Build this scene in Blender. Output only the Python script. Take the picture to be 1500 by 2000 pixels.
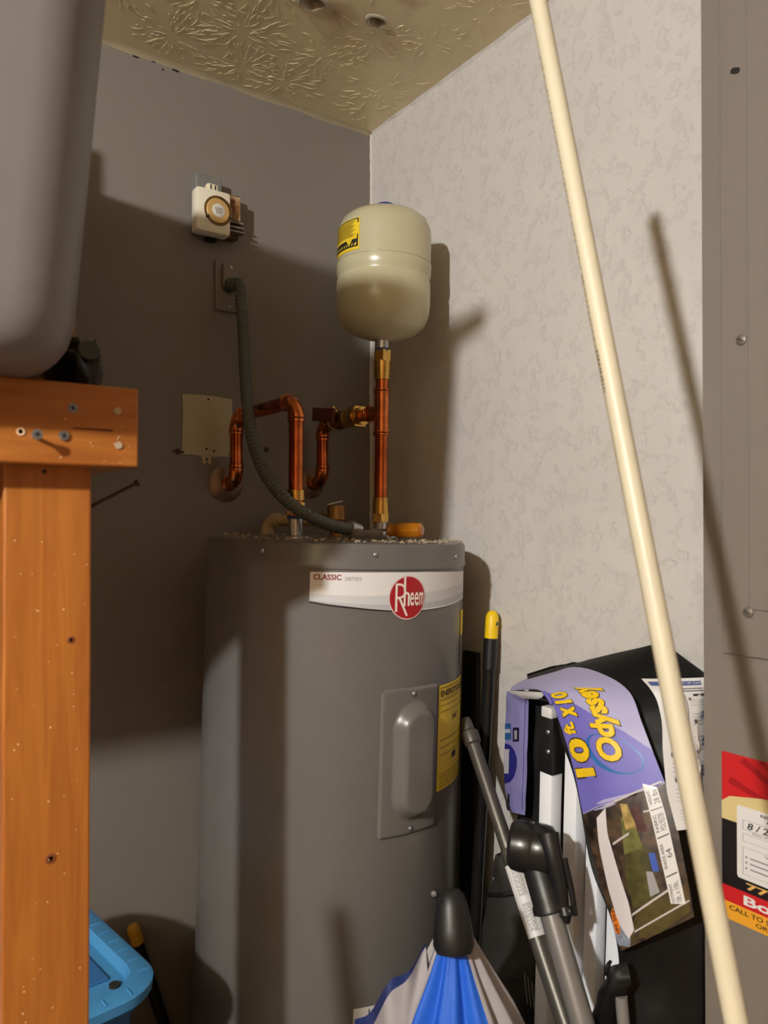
import bpy, bmesh, math, random
from mathutils import Vector, Matrix, Quaternion, noise as mnoise
random.seed(7)
for o in list(bpy.data.objects): bpy.data.objects.remove(o)
S = bpy.context.scene
COL = S.collection
# ---------------------------------------------------------------- camera
F = 1500.0; HEAD = math.radians(55.0); PIT = math.radians(0.6)
FW = Vector((math.cos(HEAD)*math.cos(PIT), math.sin(HEAD)*math.cos(PIT), math.sin(PIT)))
RT = Vector((math.sin(HEAD), -math.cos(HEAD), 0)); UP = RT.cross(FW)
P = Vector((-2.0*math.cos(HEAD), -2.0*math.sin(HEAD), 0)) + RT*(25/1500*2.0); P.z = 1.42
cd = bpy.data.cameras.new('camera'); cam = bpy.data.objects.new('camera', cd); COL.objects.link(cam)
M = Matrix((RT, UP, -FW)).transposed().to_4x4(); M.translation = P; cam.matrix_world = M
cd.sensor_fit = 'VERTICAL'; cd.sensor_height = 36.0; cd.sensor_width = 27.0; cd.lens = 36.0*F/2000.0
cd.clip_start = 0.02; cd.dof.use_dof = True; cd.dof.focus_distance = 1.6; cd.dof.aperture_fstop = 6.0
S.camera = cam
# ---------------------------------------------------------------- world, exposure
w = bpy.data.worlds.new('world'); S.world = w; w.use_nodes = True
w.node_tree.nodes['Background'].inputs[0].default_value = (0.0, 0.0, 0.0, 1)
w.node_tree.nodes['Background'].inputs[1].default_value = 0.0
S.view_settings.view_transform = 'Standard'; S.view_settings.look = 'None'
S.view_settings.exposure = 0.0; S.view_settings.gamma = 1.0; S.view_settings.use_curve_mapping = False
LAMP = Vector((-2.68, -1.97, 2.29)); LAMP_POWER = 2800.0; LAMP_COL = (1.0, 0.99, 0.96)
CEIL = 2.432
# ---------------------------------------------------------------- pixel helpers (a pixel gives only a direction)
def ray(x, y): return FW + RT*((x-750)/F) - UP*((y-1000)/F)
def onX(x, y, xx=0.0): d = ray(x, y); return P + d*((xx-P.x)/d.x)
def onY(x, y, yy=0.0): d = ray(x, y); return P + d*((yy-P.y)/d.y)
def onZ(x, y, zz): d = ray(x, y); return P + d*((zz-P.z)/d.z)
def at(x, y, dep): return P + ray(x, y)*dep
# ---------------------------------------------------------------- materials
def s2l(c):
    return tuple((v/12.92 if v <= .04045 else ((v+.055)/1.055)**2.4) for v in c)
def rgb(r, g, b): return s2l((r/255, g/255, b/255))
MATS = {}
def mat(name, col, rough=.5, metal=0.0, var=0.0, vscale=8.0, bump=0.0, bscale=60.0, col2=None, stretch=None,
        spec=.5, trans=0.0, coat=0.0, emit=None, detail=4.0, bdist=.002):
    if name in MATS: return MATS[name]
    m = bpy.data.materials.new(name); m.use_nodes = True; nt = m.node_tree; N = nt.nodes; Lk = nt.links
    b = N['Principled BSDF']; c = rgb(*col)
    b.inputs['Base Color'].default_value = (*c, 1); b.inputs['Roughness'].default_value = rough
    b.inputs['Metallic'].default_value = metal; b.inputs['Specular IOR Level'].default_value = spec
    b.inputs['Transmission Weight'].default_value = trans; b.inputs['Coat Weight'].default_value = coat
    b.inputs['Coat Roughness'].default_value = .15
    tc = N.new('ShaderNodeTexCoord'); mp = N.new('ShaderNodeMapping'); Lk.new(tc.outputs['Object'], mp.inputs[0])
    if stretch: mp.inputs['Scale'].default_value = stretch
    if var > 0 or col2:
        n = N.new('ShaderNodeTexNoise'); n.inputs['Scale'].default_value = vscale; n.inputs['Detail'].default_value = detail
        Lk.new(mp.outputs[0], n.inputs['Vector'])
        r = N.new('ShaderNodeValToRGB'); e = r.color_ramp.elements
        c2 = rgb(*col2) if col2 else tuple(v*(1-var) for v in c)
        e[0].position = .38; e[1].position = .64; e[0].color = (*c2, 1); e[1].color = (*c, 1)
        Lk.new(n.outputs['Fac'], r.inputs[0]); Lk.new(r.outputs[0], b.inputs['Base Color'])
    if bump > 0:
        n2 = N.new('ShaderNodeTexNoise'); n2.inputs['Scale'].default_value = bscale; n2.inputs['Detail'].default_value = 3
        Lk.new(mp.outputs[0], n2.inputs['Vector'])
        bp = N.new('ShaderNodeBump'); bp.inputs['Strength'].default_value = bump; bp.inputs['Distance'].default_value = bdist
        Lk.new(n2.outputs['Fac'], bp.inputs['Height']); Lk.new(bp.outputs[0], b.inputs['Normal'])
    if emit:
        b.inputs['Emission Color'].default_value = (*emit[0], 1); b.inputs['Emission Strength'].default_value = emit[1]
    MATS[name] = m
    return m
def stucco(name, col):
    m = mat(name, col, .8, var=.07, vscale=2.5); nt = m.node_tree; N = nt.nodes; Lk = nt.links; b = N['Principled BSDF']
    tc = N.new('ShaderNodeTexCoord')
    wn = N.new('ShaderNodeTexNoise'); wn.inputs['Scale'].default_value = 27; wn.inputs['Detail'].default_value = 8; wn.inputs['Roughness'].default_value = .68
    wn.inputs['Distortion'].default_value = .15
    Lk.new(tc.outputs['Object'], wn.inputs['Vector'])
    r = N.new('ShaderNodeValToRGB'); e = r.color_ramp.elements; e[0].position = .40; e[1].position = .47
    Lk.new(wn.outputs['Fac'], r.inputs[0])
    fn = N.new('ShaderNodeTexNoise'); fn.inputs['Scale'].default_value = 110; fn.inputs['Detail'].default_value = 4
    Lk.new(tc.outputs['Object'], fn.inputs['Vector'])
    ma = N.new('ShaderNodeMath'); ma.operation = 'MULTIPLY_ADD'; ma.inputs[1].default_value = .35
    Lk.new(fn.outputs['Fac'], ma.inputs[0]); Lk.new(r.outputs[0], ma.inputs[2])
    bp = N.new('ShaderNodeBump'); bp.inputs['Strength'].default_value = .45; bp.inputs['Distance'].default_value = .0020
    Lk.new(ma.outputs[0], bp.inputs['Height']); Lk.new(bp.outputs[0], b.inputs['Normal'])
    return m
def wood(name, ca, cb, stretch):
    m = bpy.data.materials.new(name); m.use_nodes = True; nt = m.node_tree; N = nt.nodes; Lk = nt.links; b = N['Principled BSDF']
    b.inputs['Roughness'].default_value = .42; b.inputs['Coat Weight'].default_value = .12; b.inputs['Coat Roughness'].default_value = .3
    tc = N.new('ShaderNodeTexCoord'); mp = N.new('ShaderNodeMapping'); mp.inputs['Scale'].default_value = stretch
    Lk.new(tc.outputs['Object'], mp.inputs[0])
    n = N.new('ShaderNodeTexNoise'); n.inputs['Scale'].default_value = 1.0; n.inputs['Detail'].default_value = 6; n.inputs['Distortion'].default_value = 1.2
    Lk.new(mp.outputs[0], n.inputs['Vector'])
    r = N.new('ShaderNodeValToRGB'); e = r.color_ramp.elements; e[0].position = .3; e[1].position = .7
    e[0].color = (*rgb(*ca), 1); e[1].color = (*rgb(*cb), 1)
    Lk.new(n.outputs['Fac'], r.inputs[0]); Lk.new(r.outputs[0], b.inputs['Base Color'])
    bp = N.new('ShaderNodeBump'); bp.inputs['Strength'].default_value = .15; bp.inputs['Distance'].default_value = .001
    Lk.new(n.outputs['Fac'], bp.inputs['Height']); Lk.new(bp.outputs[0], b.inputs['Normal'])
    MATS[name] = m; return m
# ---------------------------------------------------------------- mesh helpers
def link(name, me, m, parent=None, smooth=False):
    o = bpy.data.objects.new(name, me); COL.objects.link(o)
    if m is not None: me.materials.append(m)
    if parent is not None: o.parent = parent
    if smooth: me.shade_smooth()
    return o
class MB:
    def __init__(s): s.v = []; s.f = []
    def add(s, vs, fs):
        k = len(s.v); s.v += [Vector(p) for p in vs]; s.f += [tuple(i+k for i in f) for f in fs]; return s
    def box(s, a, b, rot=None, c=None):
        x0, y0, z0 = a; x1, y1, z1 = b
        vs = [Vector(p) for p in ((x0,y0,z0),(x1,y0,z0),(x1,y1,z0),(x0,y1,z0),(x0,y0,z1),(x1,y0,z1),(x1,y1,z1),(x0,y1,z1))]
        if rot is not None: vs = [rot @ p + (Vector(c) if c is not None else Vector()) for p in vs]
        return s.add(vs, [(0,3,2,1),(4,5,6,7),(0,1,5,4),(1,2,6,5),(2,3,7,6),(3,0,4,7)])
    def bbox(s, a, b, r=.003, rot=None, c=None):      # bevelled box
        bm = bmesh.new(); bmesh.ops.create_cube(bm, size=1)
        for v in bm.verts:
            v.co = Vector([a[i]+(v.co[i]+.5)*(b[i]-a[i]) for i in range(3)])
        bmesh.ops.bevel(bm, geom=bm.edges[:], offset=r, segments=2, profile=.5, affect='EDGES')
        bm.verts.index_update()
        vs = [v.co.copy() for v in bm.verts]; fs = [tuple(v.index for v in f.verts) for f in bm.faces]; bm.free()
        if rot is not None: vs = [rot @ p + (Vector(c) if c is not None else Vector()) for p in vs]
        return s.add(vs, fs)
    def tube(s, pts, rad, n=16, cap=True):
        pts = [Vector(p) for p in pts]; m = len(pts)
        if not hasattr(rad, '__len__'): rad = [rad]*m
        d0 = (pts[1]-pts[0]).normalized(); a = d0.orthogonal().normalized(); k = len(s.v); prev = d0
        for i in range(m):
            if i == 0: d = d0
            elif i == m-1: d = (pts[-1]-pts[-2]).normalized()
            else:
                d = (pts[i+1]-pts[i-1])
                d = d.normalized() if d.length > 1e-9 else prev
            q = prev.rotation_difference(d); a = q @ a; a = (a - d*a.dot(d)).normalized(); prev = d; b = d.cross(a)
            for j in range(n):
                t = 2*math.pi*j/n; s.v.append(pts[i] + (a*math.cos(t)+b*math.sin(t))*rad[i])
        for i in range(m-1):
            for j in range(n):
                j2 = (j+1) % n; s.f.append((k+i*n+j, k+i*n+j2, k+(i+1)*n+j2, k+(i+1)*n+j))
        if cap:
            s.f.append(tuple(k+j for j in range(n-1, -1, -1))); s.f.append(tuple(k+(m-1)*n+j for j in range(n)))
        return s
    def lathe(s, prof, n=48, o=(0,0,0), axis=(0,0,1)):
        ax = Vector(axis).normalized(); q = Vector((0,0,1)).rotation_difference(ax); o = Vector(o); k = len(s.v)
        for r, z in prof:
            for j in range(n):
                t = 2*math.pi*j/n; s.v.append(o + q @ Vector((r*math.cos(t), r*math.sin(t), z)))
        for i in range(len(prof)-1):
            for j in range(n):
                j2 = (j+1) % n; s.f.append((k+i*n+j, k+i*n+j2, k+(i+1)*n+j2, k+(i+1)*n+j))
        if prof[0][0] > 1e-6: s.f.append(tuple(k+j for j in range(n-1, -1, -1)))
        if prof[-1][0] > 1e-6: s.f.append(tuple(k+(len(prof)-1)*n+j for j in range(n)))
        return s
    def grid(s, fn, nu, nv):
        k = len(s.v)
        for j in range(nv+1):
            for i in range(nu+1): s.v.append(Vector(fn(i/nu, j/nv)))
        for j in range(nv):
            for i in range(nu):
                a = k+j*(nu+1)+i; s.f.append((a, a+1, a+nu+2, a+nu+1))
        return s
    def prism(s, poly, vec):                           # poly: list of 3D points, extruded along vec
        vec = Vector(vec); n = len(poly); k = len(s.v)
        s.v += [Vector(p) for p in poly] + [Vector(p)+vec for p in poly]
        s.f.append(tuple(k+i for i in range(n))); s.f.append(tuple(k+n+i for i in range(n-1, -1, -1)))
        for i in range(n): s.f.append((k+i, k+n+i, k+n+(i+1) % n, k+(i+1) % n))
        return s
    def build(s, name, m, parent=None, smooth=False, auto=False, origin=None, recalc=True):
        me = bpy.data.meshes.new(name)
        o0 = Vector(origin) if origin is not None else Vector()
        me.from_pydata([tuple(p-o0) for p in s.v], [], s.f)
        if recalc:
            bm = bmesh.new(); bm.from_mesh(me); bmesh.ops.recalc_face_normals(bm, faces=bm.faces); bm.to_mesh(me); bm.free()
        o = link(name, me, m, parent)
        if origin is not None: o.location = o0
        if smooth:
            me.shade_smooth()
            if auto:
                bm = bmesh.new(); bm.from_mesh(me)
                for e in bm.edges:
                    if len(e.link_faces) == 2 and e.calc_face_angle(0) > .6: e.smooth = False
                bm.to_mesh(me); bm.free()
        return o
def tag(o, label, cat, group=None, kind=None):
    if label: o['label'] = label
    if cat: o['category'] = cat
    if group: o['group'] = group
    if kind: o['kind'] = kind
    return o
def thing(name, label, cat, loc=(0,0,0), group=None):
    o = bpy.data.objects.new(name, None); COL.objects.link(o); o.location = loc; o.empty_display_size = .05
    return tag(o, label, cat, group)
def local(o, parent):          # o built in world coordinates; parent is an empty translated to its location
    o.location = Vector(o.location) - Vector(parent.location); return o
def crom(pts, n=8):
    pts = [Vector(p) for p in pts]; out = []
    q = [pts[0]*2-pts[1]] + pts + [pts[-1]*2-pts[-2]]
    for i in range(1, len(q)-2):
        a, b, c, d = q[i-1], q[i], q[i+1], q[i+2]
        for k in range(n):
            t = k/n
            out.append(.5*((2*b)+(c-a)*t+(2*a-5*b+4*c-d)*t*t+(3*b-a-3*c+d)*t**3))
    out.append(pts[-1]); return out
# text to flat mesh, fitted into the box (0..1, 0..1)
FONTC = {}
def glyphs(txt, bold=0.0, shear=0.0):
    key = (txt, bold, shear)
    if key in FONTC: return FONTC[key]
    cu = bpy.data.curves.new('t', 'FONT'); cu.body = txt; cu.offset = bold; cu.shear = shear; cu.resolution_u = 3
    o = bpy.data.objects.new('t', cu); COL.objects.link(o)
    me = bpy.data.meshes.new_from_object(o.evaluated_get(bpy.context.evaluated_depsgraph_get()))
    vs = [v.co.copy() for v in me.vertices]; fs = [tuple(p.vertices) for p in me.polygons]
    bpy.data.objects.remove(o); bpy.data.curves.remove(cu); bpy.data.meshes.remove(me)
    x0 = min(v.x for v in vs); x1 = max(v.x for v in vs); y0 = min(v.y for v in vs); y1 = max(v.y for v in vs)
    vs = [((v.x-x0)/(x1-x0), (v.y-y0)/(y1-y0)) for v in vs]
    FONTC[key] = (vs, fs); return FONTC[key]
def text(mb, txt, fn, box, bold=0.0, shear=0.0):      # fn(a, b) maps text plane to 3D, box = a0, a1, b0, b1
    vs, fs = glyphs(txt, bold, shear); a0, a1, b0, b1 = box
    return mb.add([fn(a0+x*(a1-a0), b0+y*(b1-b0)) for x, y in vs], fs)
def rect(mb, fn, box, nu=1, nv=1):
    a0, a1, b0, b1 = box
    return mb.grid(lambda u, v: fn(a0+u*(a1-a0), b0+v*(b1-b0)), nu, nv)
def ell(mb, fn, c, ra, rb, n=32, rings=4, r0=0.0):
    k = len(mb.v); R = [r0+(1-r0)*i/rings for i in range(rings+1)]
    for r in R:
        for j in range(n):
            t = 2*math.pi*j/n; mb.v.append(Vector(fn(c[0]+ra*r*math.cos(t), c[1]+rb*r*math.sin(t))))
    for i in range(rings):
        for j in range(n):
            j2 = (j+1) % n; mb.f.append((k+i*n+j, k+i*n+j2, k+(i+1)*n+j2, k+(i+1)*n+j))
    return mb
# ================================================================ materials
m_wallA = mat('grey_wall_paint', (124,116,108), .55, var=.05, vscale=3, bump=.12, bscale=180, bdist=.001)
m_wallB = stucco('beige_textured_paint', (207,202,195))
m_ceil = mat('ceiling_paint', (238,222,178), .34, var=.14, vscale=3.2, bump=.25, bscale=40)
m_floor = mat('concrete', (118,100,80), .8, var=.2, vscale=5, bump=.3, bscale=90)
m_room = mat('room_paint', (148,116,80), .7, var=.05)
m_dark = mat('gap_hole_shade', (30,24,18), .9)  # flat dark colour painted for the shade in gaps and holes
m_heater = mat('heater_grey_enamel', (103,100,97), .3, var=.03, vscale=20, spec=.5)
m_copper = mat('copper', (205,112,62), .24, metal=1.0, var=.35, vscale=26, col2=(160,80,44))
m_copper_d = mat('copper_fitting', (214,124,70), .22, metal=1.0, var=.3, vscale=60)
m_brass = mat('brass', (214,170,90), .26, metal=1.0, var=.2, vscale=60)
m_zinc = mat('galvanised_zinc', (190,190,188), .32, metal=.9, var=.15, vscale=60)
m_steel = mat('screw_steel', (175,178,182), .35, metal=.85)
m_black = mat('black_plastic', (22,22,23), .42)
m_blackm = mat('black_vinyl', (8,8,9), .55, bump=.3, bscale=14, bdist=.012, spec=.3)
m_white = mat('white_print', (226,224,222), .45)
m_ink = mat('black_ink', (30,28,28), .5)
m_yel = mat('yellow_label', (232,200,40), .45)
m_wood_h = wood('pine_stained_along_x', (152,86,32), (178,110,43), (6, 40, 60))
m_wood_v = wood('pine_stained_along_z', (152,86,32), (178,110,43), (60, 40, 4))
m_crumb = mat('dust', (176,160,135), .95, var=.3, vscale=80)
# ================================================================ room shell
def struct(o): o['kind'] = 'structure'; return o
X0, Y0 = -4.6, -3.6
holes = [(onZ(735, 40, CEIL), .0165), (onZ(608, 2, CEIL), .021)]
bm = bmesh.new()
def loop(pts):
    vs = [bm.verts.new(p) for p in pts]; return [bm.edges.new((vs[i], vs[(i+1) % len(vs)])) for i in range(len(vs))]
ed = loop([(X0, Y0, 0), (0, Y0, 0), (0, 0, 0), (X0, 0, 0)])
hl = []
for c, r in holes:
    pts = [(c.x+r*(1+.18*math.sin(3*t+c.x*9))*math.cos(t), c.y+r*(1+.15*math.cos(2*t))*math.sin(t), 0) for t in [2*math.pi*i/18 for i in range(18)]]
    hl.append(pts); ed += loop(pts)
bmesh.ops.triangle_fill(bm, edges=ed, use_beauty=True)
for f in bm.faces:
    if f.normal.z > 0: f.normal_flip()
me = bpy.data.meshes.new('ceiling'); bm.to_mesh(me); bm.free()
ceiling = struct(link('ceiling', me, m_ceil)); ceiling.location = (0, 0, CEIL)
def stain_ceiling():
    nt = m_ceil.node_tree; N = nt.nodes; Lk = nt.links; b = N['Principled BSDF']
    src = b.inputs['Base Color'].links[0].from_socket
    tc = N.new('ShaderNodeTexCoord'); tot = None
    for (c, rx, s) in ((onZ(655, 20, CEIL), .05, .75), (onZ(805, 5, CEIL), .03, .6), (onZ(735, 70, CEIL), .11, .32)):
        mp = N.new('ShaderNodeMapping'); mp.inputs['Location'].default_value = (-c.x, -c.y, 0); Lk.new(tc.outputs['Object'], mp.inputs[0])
        nz = N.new('ShaderNodeTexNoise'); nz.inputs['Scale'].default_value = 16; Lk.new(tc.outputs['Object'], nz.inputs['Vector'])
        ln = N.new('ShaderNodeVectorMath'); ln.operation = 'LENGTH'; Lk.new(mp.outputs[0], ln.inputs[0])
        ad = N.new('ShaderNodeMath'); ad.operation = 'MULTIPLY_ADD'; ad.inputs[1].default_value = .09; Lk.new(nz.outputs['Fac'], ad.inputs[0]); Lk.new(ln.outputs['Value'], ad.inputs[2])
        mr = N.new('ShaderNodeMapRange'); mr.inputs[1].default_value = rx+.05; mr.inputs[2].default_value = .035; mr.inputs[3].default_value = 0; mr.inputs[4].default_value = s
        Lk.new(ad.outputs[0], mr.inputs[0])
        mx = N.new('ShaderNodeMix'); mx.data_type = 'RGBA'; Lk.new(mr.outputs[0], mx.inputs['Factor']); Lk.new(src, mx.inputs['A'])
        mx.inputs['B'].default_value = (*rgb(132, 84, 40), 1); src = mx.outputs['Result']
    Lk.new(src, b.inputs['Base Color'])
stain_ceiling()
for pts, (c, r) in zip(hl, holes):
    mb = MB(); n = len(pts)
    for k, (s, z) in enumerate(((1.45, -.0005), (1.12, -.006), (1.0, 0.0), (.95, .14))):
        for (x, y, _) in pts:
            j = 1+.12*mnoise.noise((x*90, y*90, k*2.1))
            mb.v.append(Vector((c.x+(x-c.x)*s*j, c.y+(y-c.y)*s*j, z)))
    for k in range(3):
        for i in range(n): mb.f.append((k*n+i, k*n+(i+1) % n, (k+1)*n+(i+1) % n, (k+1)*n+i))
    mb.build('hole_rim', mat('torn_plaster', (200,190,165), .9, var=.3, vscale=90), ceiling, True)
    mb = MB(); mb.v = [Vector((x, y, .138)) for x, y, _ in pts]; mb.f = [tuple(range(n))]
    mb.build('hole_cavity', mat('joist_timber', (126,98,68), .85), ceiling)
# stamped ridges of the ceiling finish
mb = MB(); rnd = random.Random(3)
for i in range(11):
    for j in range(9):
        cx = -1.75+i*.165+rnd.uniform(-.05, .05); cy = -1.29+j*.155+rnd.uniform(-.05, .05)
        if cx > -.03 or cy > -.02: continue
        dense = 1.0 if cx+cy*.2 < -.25 else .5
        for k in range(int(84*dense)):
            t = rnd.uniform(0, 2*math.pi); r0 = rnd.uniform(.012, .075); ln = rnd.uniform(.010, .040); wd = rnd.uniform(.0004, .0009); h = rnd.uniform(.0004, .0011)
            tt = t+rnd.uniform(-.35, .35); d = Vector((math.cos(tt), math.sin(tt), 0)); q = Vector((-d.y, d.x, 0))
            p0 = Vector((cx+math.cos(t)*r0, cy+math.sin(t)*r0, -.0002)); p1 = p0+d*ln; bend = q*rnd.uniform(-.005, .005); pm = (p0+p1)/2+bend
            if max(p0.x, p1.x, p0.y, p1.y) > -.012 or (max(p0.x, p1.x) > -.11 and min(p0.y, p1.y) < -.99) or any((pm-Vector((c.x, c.y, 0))).length < r*2.0 for c, r in holes): continue
            k0 = len(mb.v); dn = Vector((0, 0, -h))
            mb.v += [p0, p1, pm+q*wd, pm-q*wd, pm+dn, (p0+pm)/2+dn*.7, (p1+pm)/2+dn*.7]
            mb.f += [(k0, k0+2, k0+5), (k0+5, k0+2, k0+4), (k0+4, k0+2, k0+6), (k0+6, k0+2, k0+1), (k0, k0+5, k0+3), (k0+5, k0+4, k0+3), (k0+4, k0+6, k0+3), (k0+6, k0+1, k0+3)]
o = mb.build('stamped_ridges', m_ceil, ceiling, False); o['kind'] = 'stuff'
wall_back = struct(MB().box((X0, 0, 0), (0, .1, CEIL)).build('wall_back', m_wallA))
wall_right = struct(MB().box((0, Y0, 0), (.1, .1, CEIL)).build('wall_right', m_wallB))
wall_left = struct(MB().box((X0-.1, Y0, 0), (X0, .1, CEIL)).build('wall_left', m_room))
wall_near = struct(MB().box((X0-.1, Y0-.1, 0), (.1, Y0, CEIL)).build('wall_near', m_room))
floor = struct(MB().box((X0-.1, Y0-.1, -.1), (.1, .1, 0)).build('floor', m_floor))
# uneven caulk strip between ceiling and grey wall
mb = MB(); n = 120
for i in range(n+1):
    x = -1.9+1.9*i/n; a = .004+.003*mnoise.noise((x*9, 0, 0)); z = .009+.004*mnoise.noise((x*11, 3, 0))
    mb.v += [Vector((x, 0.0, CEIL-z)), Vector((x, -a*.45, CEIL-z*.55)), Vector((x, -a-.006, CEIL))]
for i in range(n):
    for j in range(2): k = i*3+j; mb.f.append((k, k+3, k+4, k+1))
struct(mb.build('trim_1', mat('yellowed_caulk', (160,146,116), .6, var=.2, vscale=12), smooth=True))
mb = MB(); n = 90
for i in range(n+1):
    y = -1.0*i/n; a = .005+.004*mnoise.noise((y*14, 5, 0)); z = .006+.005*mnoise.noise((y*17, 7, 0))
    mb.v += [Vector((0, y, CEIL-z)), Vector((-a*.5, y, CEIL-z*.5)), Vector((-a, y, CEIL))]
for i in range(n):
    for j in range(2): k = i*3+j; mb.f.append((k, k+3, k+4, k+1))
struct(mb.build('trim_2', m_wallB, smooth=True))
# ragged paint edge in the corner
mb = MB(); n = 150
for i in range(n+1):
    z = .8+1.63*i/n; a = .004+.004*abs(mnoise.noise((z*31, 1, 0)))+.004*abs(mnoise.noise((z*9, 4, 0)))
    mb.v += [Vector((-a, -.0006, z)), Vector((0, -.004, z))]
for i in range(n): mb.f.append((i*2, i*2+1, i*2+3, i*2+2))
struct(mb.build('trim_3', m_wallB))
# gap shade and marks painted as dark boxes atop the grey wall
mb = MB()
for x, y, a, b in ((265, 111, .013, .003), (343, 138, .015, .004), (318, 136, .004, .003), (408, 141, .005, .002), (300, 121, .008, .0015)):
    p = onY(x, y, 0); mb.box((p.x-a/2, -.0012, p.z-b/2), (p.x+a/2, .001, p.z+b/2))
mb.build('gap_shade_mark', m_dark, wall_back)
# the grey chase that carries the breaker panel
CH = -.10
ch_y = onX(1373, 900, CH).y
wall_chase = struct(MB().box((CH, Y0, 0), (0, ch_y, CEIL)).build('wall_chase', m_wallA))
# unpainted patch left on the grey wall
def A(x, y, off=-.0006): return onY(x, y, off)
pts = [(356,769),(372,770),(400,772),(430,776),(453,780),(453,830),(452,868),(453,886),(446,893),(436,891),(420,893),(413,891),(412,905),(407,907),(404,900),(400,907),(395,904),(394,891),(376,888),(355,887),(356,850),(357,810)]
mb = MB().prism([A(x, y, -.0002) for x, y in pts], (0, -.0012, 0))
patch = mb.build('unpainted_patch', mat('bare_drywall', (186,176,146), .8, var=.06), wall_back)
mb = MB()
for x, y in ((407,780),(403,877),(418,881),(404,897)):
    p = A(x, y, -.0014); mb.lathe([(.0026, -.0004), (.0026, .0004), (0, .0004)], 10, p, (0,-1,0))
mb.build('screw_hole_shade', m_dark, wall_back)  # flat dark discs, the shade of the holes is in their colour
# wall anchors beside the patch
for x, y, L in ((347,882,14),(455,889,12),(520,878,5)):
    mb = MB(); p = A(x, y, 0); mb.lathe([(.006, 0), (.0065, .002), (.004, .004), (0, .0045)], 12, p, (0,-1,0))
    mb.tube([p+Vector((-.001*L, -.0012, .001)), p+Vector((.001*L, -.0012, -.001))], [.0012, .0022], 6)
    mb.build('wall_anchor', mat('anchor_scuff', (80,66,58), .8, var=.4, vscale=200), wall_back)
# ================================================================ ceiling lamp (out of frame)
lamp = thing('ceiling_lamp_offscreen', 'bare warm bulb in a white ceiling lampholder', 'lamp', (LAMP.x, LAMP.y, CEIL))
MB().lathe([(.0, 0), (.058, 0), (.06, -.012), (.045, -.032), (.024, -.045), (.022, -.095), (0, -.095)], 32).build('lampholder', mat('porcelain', (235,232,225), .3), lamp, True, True)
dz = LAMP.z-CEIL
MB().lathe([(.018, dz+.064), (.023, dz+.056), (.036, dz+.034), (.045, dz+.008), (.045, dz-.010), (.036, dz-.030), (.018, dz-.042), (0, dz-.045)], 24).build(
    'light_bulb_offscreen', mat('bulb_glow', (255,240,220), .5, emit=(LAMP_COL, LAMP_POWER)), lamp, True)
# ================================================================ water heater
HR = .256; HT = 1.383; TH = .028
HTOP = Vector((-.306, -.33, HT)); HBASE = HTOP - RT*(HT*TH); HBASE.z = 0
def hc(z): return HBASE + RT*(TH*z)
heater = thing('water_heater', 'tall grey cylindrical electric water heater in the corner', 'water heater', HBASE)
heater.rotation_mode = 'QUATERNION'; heater.rotation_quaternion = Quaternion(Vector((FW.x, FW.y, 0)).normalized(), TH)
def hcyl(x, y):                                # pixel -> (angle, height) on the heater shell
    z = 1.1
    for _ in range(6):
        c = hc(z); d = ray(x, y); o = P-c; a = d.x*d.x+d.y*d.y; b = 2*(o.x*d.x+o.y*d.y); cc = o.x*o.x+o.y*o.y-HR*HR
        t = (-b-math.sqrt(max(b*b-4*a*cc, 0)))/2/a; p = P+d*t; z = p.z
    c = hc(z); return math.atan2(p.y-c.y, p.x-c.x) % (2*math.pi), z
def hs(ph, z, off=0.0): return Vector(((HR+off)*math.cos(ph), (HR+off)*math.sin(ph), z))
MB().lathe([(HR-.01, 0), (HR, .01), (HR, 1.343), (HR-.002, 1.343)], 96).build('shell', m_heater, heater, True, True)
cap = MB().lathe([(HR-.004, 1.338), (HR+.0028, 1.338), (HR+.0028, 1.346), (HR+.0015, 1.349), (HR+.0015, 1.376), (HR-.0005, 1.381), (HR-.006, HT), (.1, HT+.001), (0, HT+.0015)], 96).build('top_cap', m_heater, heater, True, True)
for px in ((514, 1078), (733, 1080), (888, 1080)):
    ph, z = hcyl(*px); c = hs(ph, z, .0015); n = Vector((math.cos(ph), math.sin(ph), 0))
    MB().lathe([(.0048, 0), (.0046, .002), (.0025, .0032), (0, .0034)], 12, c, n).build('screw', m_steel, cap, True)
# brand strip
def interp(tab, x):
    if x <= tab[0][0]: return tab[0][1]
    for (a, b), (c, d) in zip(tab, tab[1:]):
        if x <= c: return b+(d-b)*(x-a)/(c-a)
    return tab[-1][1]
topT = [hcyl(x, y) for x, y in ((606,1117),(680,1116),(753,1114),(832,1111),(890,1109),(900,1108.5))]
botT = [hcyl(x, y) for x, y in ((606,1178),(642,1183),(679,1186),(715,1188.5),(753,1190),(790,1190),(832,1186),(865,1179),(885,1172),(899,1164))]
pa, pb = topT[0][0], topT[-1][0]+.12
def strip(lo, hi, off, n=60):
    mb = MB()
    mb.grid(lambda u, v: hs(pa+(pb-pa)*u, lo(pa+(pb-pa)*u)*(1-v)+hi(pa+(pb-pa)*u)*v, off), n, 2); return mb
lo = lambda p: interp(botT, p); hi = lambda p: interp(topT, p)
brand = strip(lo, hi, .0007).build('brand_strip', m_white, heater, True)
strip(lambda p: lo(p), lambda p: lo(p)+.0032*max(0, 1-(p-pa)/(pb-pa)*1.3)+.0003, .0011).build('strip_line', m_ink, brand, True)
f1 = lambda u: .45+.22*math.sin(1.4*u+.2)*u; f2 = lambda u: .22+.18*math.sin(2.2*u)
def mixp(fr): return lambda p: lo(p)+(hi(p)-lo(p))*fr((p-pa)/(pb-pa))
strip(mixp(lambda u: .10+.16*u), mixp(lambda u: .30+.30*u), .0009).build('strip_wave', mat('wave_grey', (205,205,206), .45), brand, True)
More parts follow.
